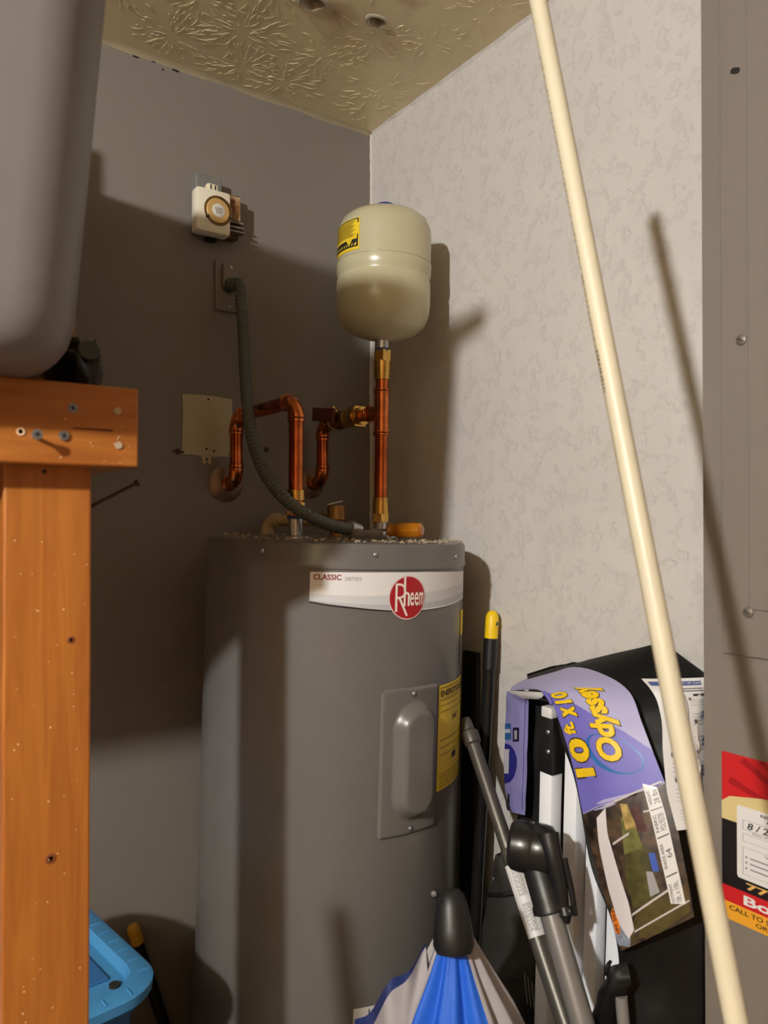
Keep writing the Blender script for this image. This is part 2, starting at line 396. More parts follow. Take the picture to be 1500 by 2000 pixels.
strip(mixp(lambda u: .04+.02*u), mixp(lambda u: .11+.16*u), .0010).build('strip_wave', mat('wave_grey_dark', (186,187,190), .45), brand, True)
def hbox(x0, y0, x1, y1):
    a = hcyl(x0, y1); b = hcyl(x1, y0); return (a[0], b[0], hcyl((x0+x1)/2, y1)[1], hcyl((x0+x1)/2, y0)[1])
text(MB(), 'CLASSIC', lambda a, b: hs(a, b, .0014), hbox(612, 1121, 667, 1132), .02).build('strip_lettering', mat('maroon_ink', (140,30,40), .5), brand)
text(MB(), 'series', lambda a, b: hs(a, b, .0014), hbox(674, 1122, 706, 1132)).build('strip_lettering', mat('silver_ink', (170,168,168), .5), brand)
pc, zc = hcyl(796, 1162); RL = .0385
disc = ell(MB(), lambda a, b: hs(a, b, .0016), (pc, zc), RL/HR, RL).build('logo_disc', mat('logo_rim', (222,196,192), .4), brand, True)
ell(MB(), lambda a, b: hs(a, b, .0019), (pc, zc), RL*.945/HR, RL*.945).build('logo_field', mat('logo_red', (165,28,38), .35), brand, True)
mb = MB(); ft = lambda a, b: hs(a, b, .0023)
def L(x, y): return (pc+x*RL/HR, zc+y*RL)
def bar(x0, y0, x1, y1, w_):
    d = Vector((x1-x0, y1-y0)); n_ = Vector((-d.y, d.x)).normalized()*w_/2
    q = [(x0+n_.x, y0+n_.y), (x0-n_.x, y0-n_.y), (x1-n_.x, y1-n_.y), (x1+n_.x, y1+n_.y)]
    mb.add([ft(*L(*p)) for p in q], [(0,1,2,3)])
bar(-.62, -.62, -.62, .62, .11); bar(-.45, -.02, -.05, -.82, .11)
for k in range(9):
    t0 = math.pi/2-math.pi*k/9; t1 = math.pi/2-math.pi*(k+1)/9
    bar(-.45+.28*math.cos(t0), .30+.30*math.sin(t0), -.45+.28*math.cos(t1), .30+.30*math.sin(t1), .1)
bar(-.66, .6, -.43, .6, .1); bar(-.6, 0, -.43, 0, .1)
bar(-.19, -.38, -.19, .93, .11)
def tb(s, x0, x1, y0, y1): text(mb, s, ft, (*[L(x, 0)[0] for x in (x0, x1)], *[L(0, y)[1] for y in (y0, y1)]), .012)
bar(.03, -.38, .03, .12, .11); bar(-.19, .17, -.02, .22, .1); bar(-.02, .22, .03, .10, .1)
tb('e', .10, .33, -.38, .24); tb('e', .36, .59, -.38, .24); tb('m', .63, .88, -.36, .23)
mb.build('logo_lettering', mat('logo_cream', (235,225,215), .4), brand)
# access panel
pan = [hcyl(x, y) for x, y in ((744,1344),(853,1330),(741,1637),(852,1612))]
PA, PB = pan[0][0], pan[1][0]; pz1 = pan[0][1]; pz0 = pan[2][1]; PW = (PB-PA)*HR; PH = pz1-pz0
def pansurf(u, v):
    x = (u-.5)*PW; y = (v-.5)*PH
    rw, rh = PW*.5, PH*.5; cr = .010
    ix = max(abs(x)-(rw-cr), 0); iy = max(abs(y)-(rh-cr), 0)
    if ix > 0 and iy > 0:
        d = math.hypot(ix, iy)
        if d > cr: x = math.copysign(rw-cr+ix*cr/d, x); y = math.copysign(rh-cr+iy*cr/d, y)
    ed = min(rw-abs(x), rh-abs(y), .004)
    h = .0008 + .0042*min(1, max(0, ed/.0035))
    # oblong boss
    bw = PW*.37; bh = PH*.41; bx = x-.005
    hy = max(abs(y)-(bh-bw), 0); dd = math.hypot(bx, hy)/bw
    t = min(1, max(0, (1.0-dd)/.48)); t = t*t*(3-2*t); h += .020*t
    return hs(PA+(PB-PA)*.5+x/HR, (pz0+pz1)/2+y, h)
panel = MB().grid(pansurf, 56, 110).build('access_panel', mat('panel_grey_enamel', (103,100,97), .32), heater, True)
for v in (.958, .045):
    ph = (PA+PB)/2; z = pz0+PH*v; n = Vector((math.cos(ph), math.sin(ph), 0))
    MB().lathe([(.0045, 0), (.0043, .002), (.002, .003), (0, .003)], 12, hs(ph, z, .005), n).build('screw', m_steel, panel, True)
mb = MB()
for k, (t_, h_) in enumerate((('CAUTION', .010), ('DISCONNECT', .0075), ('POWER', .0075), ('BEFORE', .0075), ('SERVICING', .0075))):
    z = pz0+PH*.36-k*.0125; wdt = .010+.0012*len(t_)
    ph = (PA+PB)/2+.006/HR
    text(mb, t_, lambda a, b: hs(a, b, .0253), (ph-wdt/HR, ph+wdt/HR, z, z+h_*.8))
mb.build('embossed_lettering', MATS['panel_grey_enamel'], panel)
# energy label
eg = [hcyl(x, y) for x, y in ((857,1337),(857,1538))]
ea = eg[0][0]; eb = ea+.13/HR*1.0; ez1 = eg[0][1]+.004; ez0 = eg[1][1]
E_ = lambda u, v, off=.0012: hs(ea+(eb-ea)*u, ez0+(ez1-ez0)*v, off)
egl = MB().grid(lambda u, v: E_(u, v, .0008), 24, 6).build('energy_label', m_yel, heater, True)
mb = MB(); fe = lambda a, b: E_(a, b)
text(mb, 'ENERGYGUIDE', fe, (.05, .95, .885, .945), .03)
rnd = random.Random(5)
for v, h in ((.965,.012),(.86,.010),(.845,.008),(.80,.008),(.74,.008),(.47,.010),(.40,.008),(.33,.008),(.15,.008),(.12,.008),(.09,.008),(.06,.008),(.03,.008)):
    u = .05
    while u < .93:
        l = rnd.uniform(.02, .06); rect(mb, fe, (u, min(u+l, .95), v, v+h*.7)); u += l+.012
rect(mb, fe, (.08, .92, .555, .565)); rect(mb, fe, (.05, .95, .79, .793)); rect(mb, fe, (.05, .95, .43, .433)); rect(mb, fe, (.05, .95, .185, .188))
text(mb, '$467', fe, (.42, .66, .62, .68), .02); rect(mb, fe, (.44, .62, .25, .31))
mb.build('label_print', mat('label_brown_ink', (60,48,20), .6), egl)
a0 = hcyl(899, 1200)[0]
mb = MB().grid(lambda u, v: hs(a0+.3*u, 1.205+.048*v, .0008), 10, 2); mb.build('warning_label', m_yel, heater, True)
mb = MB().grid(lambda u, v: hs(a0+.3*u, 1.145+.06*v, .0008), 10, 2); mb.build('rating_plate', mat('grey_plate', (90,92,90), .4), heater, True)
# lower white label
w0 = hcyl(690, 1968); w1 = hcyl(885, 1936)
wl = MB().grid(lambda u, v: hs(w0[0]+(w1[0]-w0[0])*u, w0[1]-.24*(1-v), .0008), 24, 4).build('instruction_label', mat('paper_label', (216,212,206), .6), heater, True)
rect(MB(), lambda a, b: hs(a, b, .0013), (w0[0]+.105, w0[0]+.112, w0[1]-.016, w0[1]-.004)).build('label_print', m_ink, wl)
# pipe stubs on top (world coordinates)
N1 = Vector((-.4055, -.338, 1.386)); N2 = Vector((-.180, -.302, 1.386))
def wpart(mb, name, m, parent, smooth=True, auto=True):   # world geometry under an untilted, translated empty
    for i, p in enumerate(mb.v): mb.v[i] = p - parent.location
    return mb.build(name, m, parent, smooth, auto)
def hpart(mb, name, m, smooth=True, auto=True):           # world geometry -> local of the tilted heater
    q = heater.rotation_quaternion.inverted()
    for i, p in enumerate(mb.v): mb.v[i] = q @ (p - HBASE)
    return mb.build(name, m, heater, smooth, auto)
for N_ in (N1, N2):
    hpart(MB().lathe([(.034, -.004), (.034, .002), (.024, .004), (.0135, .005), (.0135, .036)], 24, N_), 'pipe_nipple', m_zinc)
hpart(MB().lathe([(.0165, .036), (.0165, .043)], 24, N1), 'dielectric_ring', mat('blue_plastic_ring', (62,84,140), .5))
hpart(MB().lathe([(.05, -.004), (.05, .003), (.044, .005), (.0, .005)], 32, (-.36, -.24, HT)), 'top_plug', mat('dusty_foam', (120,108,96), .9, var=.3, vscale=60))
jc = at(715, 1045, 1.525)
hpart(MB().bbox((-.032, -.024, -.012), (.032, .024, .010), .006, Matrix.Rotation(math.radians(-30), 3, 'Z'), jc), 'junction_cover', mat('dusty_grey_cover', (112,106,98), .7, var=.3, vscale=50))
# ================================================================ expansion tank
TB = at(747, 665, 1.652); tq = Quaternion(Vector((FW.x, FW.y, 0)).normalized(), .022)
tank = thing('expansion_tank', 'cream expansion tank standing on the copper riser', 'tank', TB)
tank.rotation_mode = 'QUATERNION'; tank.rotation_quaternion = tq
TR = .1015
m_tank = mat('cream_enamel', (190,182,150), .28, var=.04, vscale=6, coat=.2)
prof = [(.0, -.002), (.014, -.002), (.02, .001), (.05, .008), (.074, .018), (.09, .032), (.0985, .052), (.101, .075), (.101, .122), (.0988, .126), (.0985, .131), (.1015, .137), (.1018, .155), (.1005, .162), (.1005, .215), (.099, .235), (.092, .252), (.078, .264), (.05, .273), (.02, .276), (0, .276)]
sh = MB().lathe(prof, 72).build('shell', m_tank, tank, True)
MB().lathe([(.1018, .158), (.1024, .160), (.1012, .1615)], 72).build('seam', m_tank, sh, True)
MB().lathe([(.0, .270), (.021, .270), (.0215, .286), (.019, .292), (0, .293)], 28).build('air_valve_cap', mat('blue_cap', (44,62,128), .4), tank, True, True)
MB().lathe([(.016, -.024), (.016, -.002)], 24).build('neck', m_zinc, tank, True, True)
# tank label: angle from the view direction
tv = math.atan2(P.y-TB.y, P.x-TB.x)
def ts(a, z, off=.0008): r = interp([(.155, .1018), (.162, .1005), (.215, .1005), (.235, .099)], z)+off; return Vector((r*math.cos(tv+a), r*math.sin(tv+a), z))
tl = MB().grid(lambda u, v: ts(-1.55+1.02*u, .166+.066*v), 24, 6).build('warning_label', m_yel, tank, True)
mb = MB(); T_ = lambda u, v: ts(-1.55+1.02*u, .166+.066*v, .0013)
for bx in ((.0, .97, .955, .985), (.94, .97, .10, .985), (0, .97, .10, .13)): rect(mb, T_, bx, 12, 1)
for k in range(11):
    v = .90-k*.046; rect(mb, T_, (.03, .88-.04*(k % 3), v, v+.016), 12, 1)
rect(mb, T_, (0, .95, .12, .34), 14, 1)
mb.build('label_print', m_ink, tl)
mb = MB(); T2 = lambda u, v: ts(-1.55+1.02*u, .166+.066*v, .0018)
for k in range(11): u = .05+k*.075; mb.add([T2(u, .14), T2(u+.028, .14), T2(u+.045, .22), T2(u+.018, .22)], [(0,1,2,3)])
mb.add([T2(.62, .40), T2(.86, .40), T2(.74, .16)], [(0,1,2)])
mb.add([T2(.86, .14), T2(.93, .14), T2(.93, .25)], [(0,1,2)])
mb.build('label_print', m_yel, tl)
# ================================================================ copper pipework
PR = .0143
def arc(p0, d0, d1, r, n=8):      # quarter bend from p0 heading d0 turning to d1
    d0 = Vector(d0).normalized(); d1 = Vector(d1).normalized(); p0 = Vector(p0); c = p0+d1*r
    return [c - d1*r*math.cos(t) + d0*r*math.sin(t) for t in [math.pi/2*i/n for i in range(n+1)]]
def collar(mb, p, d, r=PR+.0022, l=.016, bead=True):
    d = Vector(d).normalized(); p = Vector(p)
    mb.lathe([(PR, -l/2), (r, -l/2+.001), (r, l/2-.001), (PR, l/2)], 20, p, d)
    if bead: mb.lathe([(r, -.0015), (r+.0016, 0), (r, .0015)], 20, p, d)
def bend(name, a, d0, d1, r, parent):
    pts = arc(a, d0, d1, r); mb = MB().tube(pts, PR+.0018, 18); o = wpart(mb, name, m_copper_d, parent)
    mb = MB(); collar(mb, pts[0], d0); collar(mb, pts[-1], d1); wpart(mb, 'bead', m_copper_d, parent); return pts[-1]
# left line: wall, up, out, down to heater
e1 = onY(440, 945, 0); e1.x = N1.x+.001
cold = thing('copper_pipe', 'copper water line with bends from round wall flange, beside the unpainted patch', 'pipe', e1)
zt = 1.652; g = .034
wpart(MB().lathe([(.041, 0), (.042, .002), (.036, .006), (.02, .010), (.0165, .011)], 28, e1, (0,-1,0)), 'wall_flange', mat('tarnished_flange', (168,140,118), .4, metal=.7, var=.4, vscale=40), cold)
wpart(MB().tube([e1, e1+Vector((0, -.028, 0))], PR), 'pipe', m_copper, cold)
p = bend('elbow', e1+Vector((0, -.024, 0)), (0,-1,0), (0,0,1), g, cold)
q = Vector((p.x, p.y, zt-g)); wpart(MB().tube([p, q], PR), 'pipe', m_copper, cold)
p = bend('elbow', q, (0,0,1), (0,-1,0), g, cold)
tp = Vector((N1.x, N1.y, 0)) + RT*.004
q = Vector((p.x, N1.y+g, zt)); wpart(MB().tube([p, q], PR), 'pipe', m_copper, cold)
p = bend('elbow', q, (0,-1,0), (0,0,-1), g, cold)
wpart(MB().tube([p, Vector((N1.x, N1.y, 1.425))], PR), 'pipe', m_copper, cold)
mb = MB(); collar(mb, (N1.x, N1.y, 1.468), (0,0,1), PR+.003, .022, False); mb.lathe([(.0185, -.012), (.0185, .012)], 8, (N1.x, N1.y, 1.442))
wpart(mb, 'adapter', m_brass, cold)
# right line with ball valve, tee and riser
e2 = onY(604, 945, 0); e2.x = N2.x-.001
sup = thing('copper_pipe', 'copper water line with ball valve and tee rising to the expansion tank', 'pipe', e2)
wpart(MB().lathe([(.036, 0), (.037, .002), (.030, .006), (.02, .010), (.0165, .011)], 28, e2, (0,-1,0)), 'wall_flange', MATS['tarnished_flange'], sup)
wpart(MB().tube([e2, e2+Vector((0, -.028, 0))], PR), 'pipe', m_copper, sup)
p = bend('elbow', e2+Vector((0, -.024, 0)), (0,-1,0), (0,0,1), g, sup)
q = Vector((p.x, p.y, zt-g)); wpart(MB().tube([p, q], PR), 'pipe', m_copper, sup)
p = bend('elbow', q, (0,0,1), (0,-1,0), g, sup)
Tc = Vector((N2.x, N2.y, zt))
rb = Vector((N2.x, N2.y, 1.418)); rtop = TB + Vector((0, 0, -.022))
rc = rb + (rtop-rb)*((zt-rb.z)/(rtop.z-rb.z)); rdir = (rtop-rb).normalized()
wpart(MB().tube([p, rc], PR), 'pipe', m_copper, sup)
yv = p.y-.045
vb = MB().lathe([(.017, -.04), (.021, -.036), (.021, -.024), (.017, -.022), (.021, -.012), (.023, 0), (.021, .012), (.017, .022), (.021, .024), (.021, .036), (.017, .04)], 18, (p.x, yv, zt), (0,-1,0))
vo = wpart(vb, 'valve_body', mat('dull_brass', (150,120,74), .38, metal=1, var=.3, vscale=60), sup)
hb = MB().tube([(p.x-.004, yv, zt+.01), (p.x-.022, yv, zt+.03)], .006, 10)
wpart(hb, 'valve_stem', m_brass, sup)
rot = Matrix.Rotation(math.radians(8), 3, 'X')
wpart(MB().bbox((-.006, -.02, -.016), (.004, .075, .016), .003, rot, (p.x-.026, yv, zt+.010)), 'valve_handle', mat('maroon_handle', (92,34,30), .45), sup)
mb = MB()
for k, (yy, r) in enumerate(((yv-.052, .021), (yv-.066, .026), (yv-.08, .026), (yv-.094, .02))): mb.lathe([(PR, -.007), (r, -.006), (r, .006), (PR, .007)], 6 if k in (1, 2) else 18, (p.x, yy, zt), (0,-1,0))
wpart(mb, 'union_nut', m_brass, sup)
mb = MB(); collar(mb, (N2.x, N2.y+.04, zt), (0,1,0), PR+.003, .012); wpart(mb, 'bead', m_copper_d, sup)
def onr(z): return rb + (rtop-rb)*((z-rb.z)/(rtop.z-rb.z))
wpart(MB().tube([rb, rtop], PR), 'riser', m_copper, sup)
mb = MB().tube([onr(zt-.045), onr(zt+.045)], PR+.0022, 20).tube([rc, rc+Vector((0, .036, 0))], PR+.0022, 20)
for z in (zt-.045, zt+.045): collar(mb, onr(z), rdir, PR+.003, .012)
wpart(mb, 'tee', m_copper_d, sup)
for grp in (((1.425, .0185, .018, 6), (1.445, .0172, .024, 20), (1.462, .0165, .012, 20)), ((rtop.z-.012, .0192, .024, 6), (rtop.z-.034, .0178, .022, 20), (rtop.z-.054, .0168, .018, 20))):
  mb = MB()
  for z, r, l, n in grp:
    mb.lathe([(PR, -l/2-.001), (r, -l/2), (r, l/2), (PR, l/2+.001)], n, onr(z), rdir)
  wpart(mb, 'adapter', m_brass, sup)
wpart(MB().lathe([(.017, -.004), (.017, .003)], 20, onr(rtop.z+.001), rdir), 'thread_tape', mat('blue_tape', (58,74,104), .6), sup)
# ================================================================ flexible conduit and its wall plate
cvp = onY(441, 557, 0)
plate = thing('wall_plate', 'grey painted blank wall plate where the flexible conduit enters', 'wall plate', cvp)
def prt(mb, name, m, parent, **k): return mb.build(name, m, parent, **k)
MB().bbox((-.028, -.008, -.062), (.030, 0, .052), .003).build('plate', mat('plate_grey_paint', (124,116,108), .5), plate)
MB().bbox((-.014, -.02, -.01), (.020, -.006, .045), .004).build('raised_box', MATS['plate_grey_paint'], plate)
for z in (.036, -.052): MB().lathe([(.004, 0), (.0038, .002), (0, .0026)], 10, (.004, -.0195 if z > 0 else -.0075, z), (0,-1,0)).build('screw', m_steel, plate)
cp = [cvp+Vector((.003, -.012, -.004)), cvp+Vector((.014, -.045, -.006)), at(470, 590, 1.735), at(475, 650, 1.705), at(478, 720, 1.66), at(484, 800, 1.595), at(496, 870, 1.545), at(521, 930, 1.495), at(561, 978, 1.445), at(609, 1010, 1.44), at(655, 1028, 1.475), at(688, 1033, 1.515)]
path = crom(cp, 30); CR = .0118
hose_o = thing('flexible_conduit', 'dark grey flexible corrugated conduit looping from the wall plate to the heater', 'conduit', cvp)
L_ = 0; rads = []; pts = []
for i, q in enumerate(path):
    if i: L_ += (q-path[i-1]).length
    pts.append(q); rads.append(CR*(1+.055*math.sin(L_*2*math.pi/.0085)))
# resample fine enough for the corrugation
fine = []; fr = []; step = .0021; acc = 0; nxt = 0
for i in range(len(path)-1):
    a, b = path[i], path[i+1]; l = (b-a).length
    while nxt <= acc+l:
        fine.append(a.lerp(b, (nxt-acc)/l)); fr.append(CR*(1+.10*math.sin(nxt*2*math.pi/.0105))); nxt += step
    acc += l
wpart(MB().tube(fine, fr, 16), 'hose', mat('conduit_grey', (84,86,82), .5), hose_o, auto=False)
ed_ = (fine[-1]-fine[-6]).normalized()
wpart(MB().lathe([(.0125, -.012), (.0155, -.011), (.0155, .006), (.0125, .008), (.0125, .022)], 12, fine[-1], ed_), 'connector', m_zinc, hose_o)
wpart(MB().lathe([(.0125, -.004), (.0165, -.003), (.0165, .012), (.012, .014)], 16, fine[0], (fine[6]-fine[0])), 'connector', mat('conduit_fitting', (70,72,70), .5), hose_o)
# ================================================================ relief valve with drain pipe
rv = onZ(656, 1046, HT+.004); rv = at(657, 1042, 1.70); rv.z = HT
relief = thing('relief_valve', 'brass relief valve with white lever tag on the heater top', 'valve', rv)
MB().lathe([(.014, -.002), (.014, .02), (.017, .022), (.017, .036), (.0205, .038), (.0205, .066), (.019, .069), (0, .069)], 24).build('valve_body', mat('aged_brass', (170,128,78), .4, metal=.8, var=.2, vscale=50), relief, True, True)
od = (at(560, 1016, 1.72)-at(640, 1016, 1.70)); od.z = 0; od.normalize()
MB().lathe([(.012, 0), (.012, .025), (.016, .026), (.016, .036)], 18, (0, 0, .036), od).build('outlet', MATS['aged_brass'], relief, True, True)
MB().bbox((-.019, -.006, -.0016), (.016, .006, .0016), .0012, Matrix.Rotation(math.radians(-35), 3, 'Z') @ Matrix.Rotation(math.radians(-14), 3, 'Y'), (-.002, 0, .075)).build('lever_tag', m_white, relief)
m_cpvc = mat('tan_cpvc', (186,166,126), .45)
d0 = rv+Vector((0, 0, .036))+od*.03; el = at(524, 1012, 1.775); el.z = d0.z
drain = thing('drain_pipe', 'tan plastic drain pipe elbow behind the copper line on the heater', 'pipe', d0)
wpart(MB().tube([d0, el-(el-d0).normalized()*.018], .0125, 18), 'pipe', m_cpvc, drain)
dd = (el-d0).normalized(); pts = arc(el-dd*.022, dd, (0,0,-1), .022)
mb = MB().tube(pts, .0155, 18); mb.lathe([(.0175, -.008), (.0175, .006)], 20, pts[0], dd); mb.lathe([(.0175, -.014), (.0175, .006)], 20, pts[-1], (0,0,1))
wpart(mb, 'elbow', m_cpvc, drain)
wpart(MB().tube([pts[-1], Vector((pts[-1].x, pts[-1].y+.004, .1))-RT*.034], .0125, 18), 'pipe', m_cpvc, drain)
# ================================================================ screwdriver and dust on the heater top
s1 = at(826, 1040, 1.52); s1.z = HT+.017; s0 = at(757, 1040, 1.55); s0.z = HT+.017; sd = (s0-s1).normalized()
drv = thing('screwdriver', 'screwdriver with amber plastic handle lying on the heater top', 'screwdriver', s1)
prof = [(0, 0), (.010, .001), (.0145, .006), (.0155, .014), (.0155, .05), (.013, .058), (.0125, .064), (.0145, .07), (.010, .076), (0, .077)]
mb = MB(); n = 36; k = 0
for r, z in prof:
    for j in range(n):
        t = 2*math.pi*j/n; rr = r*(1-.07*(math.cos(6*t) > .3)*(.01 < z < .055)); qv = Vector((0,0,1)).rotation_difference(sd) @ Vector((rr*math.cos(t), rr*math.sin(t), z)); mb.v.append(qv)
for i in range(len(prof)-1):
    for j in range(n): mb.f.append((i*n+j, i*n+(j+1) % n, (i+1)*n+(j+1) % n, (i+1)*n+j))
mb.build('handle', mat('amber_plastic', (222,140,20), .15, trans=.55, coat=.5), drv, True, True)
MB().tube([sd*.072, sd*.112], .0032, 10).build('shank', m_steel, drv, True, True)
mb = MB(); rnd = random.Random(11)
for i in range(420):
    a = rnd.uniform(0, 2*math.pi); r = HR*.985*math.sqrt(rnd.uniform(.05, 1)); c = HTOP+Vector((r*math.cos(a), r*math.sin(a), 0)); sz = rnd.choice((.0012, .0016, .002, .003))*rnd.uniform(.7, 1.3)
    c.z = HT + .0005 - TH*((c-HTOP).dot(RT)); R = Matrix.Rotation(rnd.uniform(0, 6), 3, 'Z') @ Matrix.Rotation(rnd.uniform(0, 1), 3, 'X')
    mb.box((-sz, -sz*.7, -sz*.4), (sz, sz*.7, sz*.8), R, c)
tag(mb.build('dust_crumbs', m_crumb), 'pale dust and plaster crumbs scattered over the heater top', 'dust', kind='stuff')
# ================================================================ outlet box and timer
ob = onY(416, 400, 0)
box = thing('outlet_box', 'grey metal surface outlet box with rusty receptacle on the grey wall', 'outlet', ob)
m_box = mat('box_grey_metal', (122,122,120), .45, metal=.1, var=.15, vscale=40)
def bx_(x, y, dep): p_ = onY(x, y, -dep); return p_-ob
D = .034
a = bx_(384, 448, D); b = bx_(434, 349, D)
MB().bbox((a.x-.002, -D, a.z-.004), (b.x, 0, b.z), .004).build('box', m_box, box)
c = bx_(474, 468, D)
MB().bbox((b.x-.004, -D+.004, c.z), (c.x-.006, 0, b.z-.028), .003).build('box', mat('rusty_metal', (130,112,88), .6, metal=.5, col2=(84,50,26), vscale=45, var=.5), box)
rw = bx_(470, 395, D+.012)
tcx = onY(452, 400, -.068).x-ob.x+.0005
MB().bbox((tcx, -D-.014, c.z+.034), (rw.x, -D+.006, rw.z+.010), .003).build('receptacle', mat('rusty_ivory', (196,176,138), .6, col2=(120,70,28), vscale=32, var=.5), box)
for z in (.012, .022, .034): MB().bbox((tcx, -D-.012-(.034-z)*.2, c.z+z-.005), (c.x-.002, -D+.002, c.z+z), .0015).build('metal_tab', mat('dull_tab', (150,140,124), .45, metal=.6, var=.3, vscale=60), box)
MB().bbox((a.x+.03, -.02, c.z-.012), (a.x+.055, -.002, c.z+.012), .003).build('knockout', m_dark, box)
tm = onY(419, 415, -.068)
timer = thing('plug_timer', 'square white mechanical plug-in timer with gold dial', 'timer', tm)
m_ivory = mat('ivory_plastic', (226,218,196), .35)
t0 = onY(384, 447, -.068)-tm; t1 = onY(452, 377, -.068)-tm
MB().bbox((t0.x, 0, t0.z), (t1.x, .036, t1.z), .008).build('case', m_ivory, timer, True, True)
MB().bbox((-.014, .006, t1.z-.006), (.012, .026, t1.z+.014), .005).build('plug', mat('cream_plug', (224,214,182), .4), timer)
for x in (-.006, .004): MB().box((x-.0012, .0052, t1.z), (x+.0012, .0065, t1.z+.010)).build('plug_slot', m_ink, timer)
dc = onY(426, 412, -.068)-tm; dr = .0325
MB().lathe([(dr, 0), (dr, .0022), (dr-.003, .0026), (dr-.003, .001)], 48, dc, (0,-1,0)).build('dial_ring', mat('bronze_ring', (120,86,48), .4, metal=.5), timer, True, True)
MB().lathe([(0, .0028), (.016, .0028), (.024, .0018), (dr-.003, .0012)], 48, dc, (0,-1,0)).build('dial', mat('gold_dial', (196,158,98), .4, metal=.15), timer, True)
MB().lathe([(0, .0036), (.0145, .0034), (.0155, .0026)], 40, dc, (0,-1,0)).build('dial_centre', mat('dial_white', (205,200,188), .5), timer, True)
mb = MB()
for k in range(4): rect(mb, lambda u, v: dc+Vector((u, -.0039, v)), (-.009+.001*k, .009-.0015*(k % 2), .004-.0034*k, .0055-.0034*k))
mb.build('dial_print', mat('dial_ink', (120,110,96), .6), timer)
for t in (-.35, 3.75):
    d = Vector((math.cos(t), 0, math.sin(t))); MB().bbox((-.004, -.004, -.0025), (.004, 0, .0025), .001, Matrix.Rotation(-t, 3, 'Y'), dc+d*(dr-.002)).build('trip_pin', m_ink, timer)
# ================================================================ timber shelf
BY = -.796; bz0 = 1.479; bz1 = 1.567; BXR = -.852
shelf = thing('timber_shelf', 'orange stained pine shelf frame with front beam and upright post', 'shelf', (-.94, -.74, 0))
def sb(a, b, name, m, r=.0025):
    o = Vector(shelf.location); return MB().bbox(Vector(a)-o, Vector(b)-o, r).build(name, m, shelf)
beam = sb((-1.9, BY, bz0), (BXR, BY+.038, bz1), 'front_beam', m_wood_h)
post = sb((-.983, BY+.038, 0), (-.893, BY+.076, bz1-.002), 'post', m_wood_v)
sb((-1.9, BY+.038, 0), (-1.81, BY+.076, bz1-.002), 'post', m_wood_v)
sb((-1.9, -.10, bz0), (BXR, -.062, bz1), 'rear_beam', m_wood_h)
sb((-1.40, -.062, 0), (-1.31, -.024, bz1-.002), 'post', m_wood_v)
sb((-.893, BY+.038, bz0), (BXR-.002, -.10, bz1), 'end_joist', m_wood_h)
for k in range(4):
    y = BY+.05+k*.155; sb((-1.9, y, bz1-.014), (-.895, y+.135, bz1-.0005), 'shelf_board', m_wood_h)
def beamscrew(x, y, rad, out, m, hole=False):
    p_ = onY(x, y, BY)-Vector(shelf.location)
    if out > .004: MB().tube([p_+Vector((0, .002, 0)), p_+Vector((0, -out, 0))], .0022, 8).build('screw_shank', m_steel, beam)
    o_ = MB().lathe([(rad*.6, -.004), (rad, .0008), (rad*.97, .0016), (0, .0016)] if not hole else [(rad, 0), (rad, .0012), (rad*.55, .0012), (rad*.5, -.006), (0, -.006)], 18, p_+Vector((0, -out, 0)), (0,-1,0)).build('screw', m, beam, True, True)
    return p_
m_galv = mat('grey_screw', (156,162,172), .35, metal=.8, var=.2, vscale=200)
for x, y, out in ((142, 797, 0), (65, 852, .020), (124, 851, .001)):
    p_ = beamscrew(x, y, .0052, out, m_galv)
    mb = MB(); c0 = p_+Vector((0, -out-.0019, 0)); a = .4 if x != 65 else .2
    for t in (a, a+math.pi/2): mb.box((-.0030, -.0004, -.0006), (.0030, .0003, .0006), Matrix.Rotation(t, 3, 'Y'), c0)
    mb.build('screw_recess', m_ink, beam)
for x, y in ((229, 803), (231, 870)): beamscrew(x, y, .0042, 0, mat('dowel_plug', (188,166,140), .7, var=.2, vscale=200))
beamscrew(40, 843, .0042, 0, mat('raw_hole_ring', (226,190,150), .7), True)
# crack in the beam end
c0 = onY(143, 836, BY)-Vector(shelf.location); c1 = onY(219, 841, BY)-Vector(shelf.location)
MB().tube([c0+Vector((0, -.0003, 0)), c1+Vector((0, -.0003, 0))], [.0007, .0011], 6).build('crack', mat('wood_crack', (86,40,14), .8), beam)
mb = MB(); rnd = random.Random(21)
for i in range(70):
    if rnd.random() < .75: p_ = Vector((rnd.uniform(-.975, -.897), BY+.0378, rnd.uniform(.62, 1.40)))
    else: p_ = Vector((rnd.uniform(-.95, BXR), BY-.0002, rnd.uniform(bz0+.004, bz0+.05)))
    r = rnd.uniform(.0004, .0009); mb.lathe([(r, -.0002), (r*.7, r*.5), (0, r*.6)], 6, p_-Vector(shelf.location), (0,-1,0))
o = mb.build('paint_speck', mat('pale_speck', (240,214,170), .4), post); o['kind'] = 'stuff'
for x, y, r in ((99, 1677, .004), (139, 1250, .003)):
    p_ = onY(x, y, BY+.038)-Vector(shelf.location)
    MB().lathe([(r*1.5, 0), (r*1.3, .0006), (r*.7, .0007), (r*.6, -.002), (0, -.002)], 14, p_, (0,-1,0)).build('knot_hole', mat('knot', (120,62,22), .7), post, True, True)
mb = MB().lathe([(.003, -.0002), (.001, .0006), (0, .0006)], 8, onY(87, 921, BY+.038)-Vector(shelf.location), (0,-1,0)); mb.build('nail_hole', m_ink, post)
n0 = onY(176, 990, BY+.057)-Vector(shelf.location); n1 = onY(268, 943, BY+.05)-Vector(shelf.location)
nd = (n1-n0).normalized()
MB().tube([n0-nd*.01, n1], .0019, 8).lathe([(.0019, -.004), (.0045, 0), (.0045, .0012), (0, .0015)], 12, n1, nd).build('long_screw', mat('dark_screw', (62,48,38), .5, metal=.6), post, True, True)
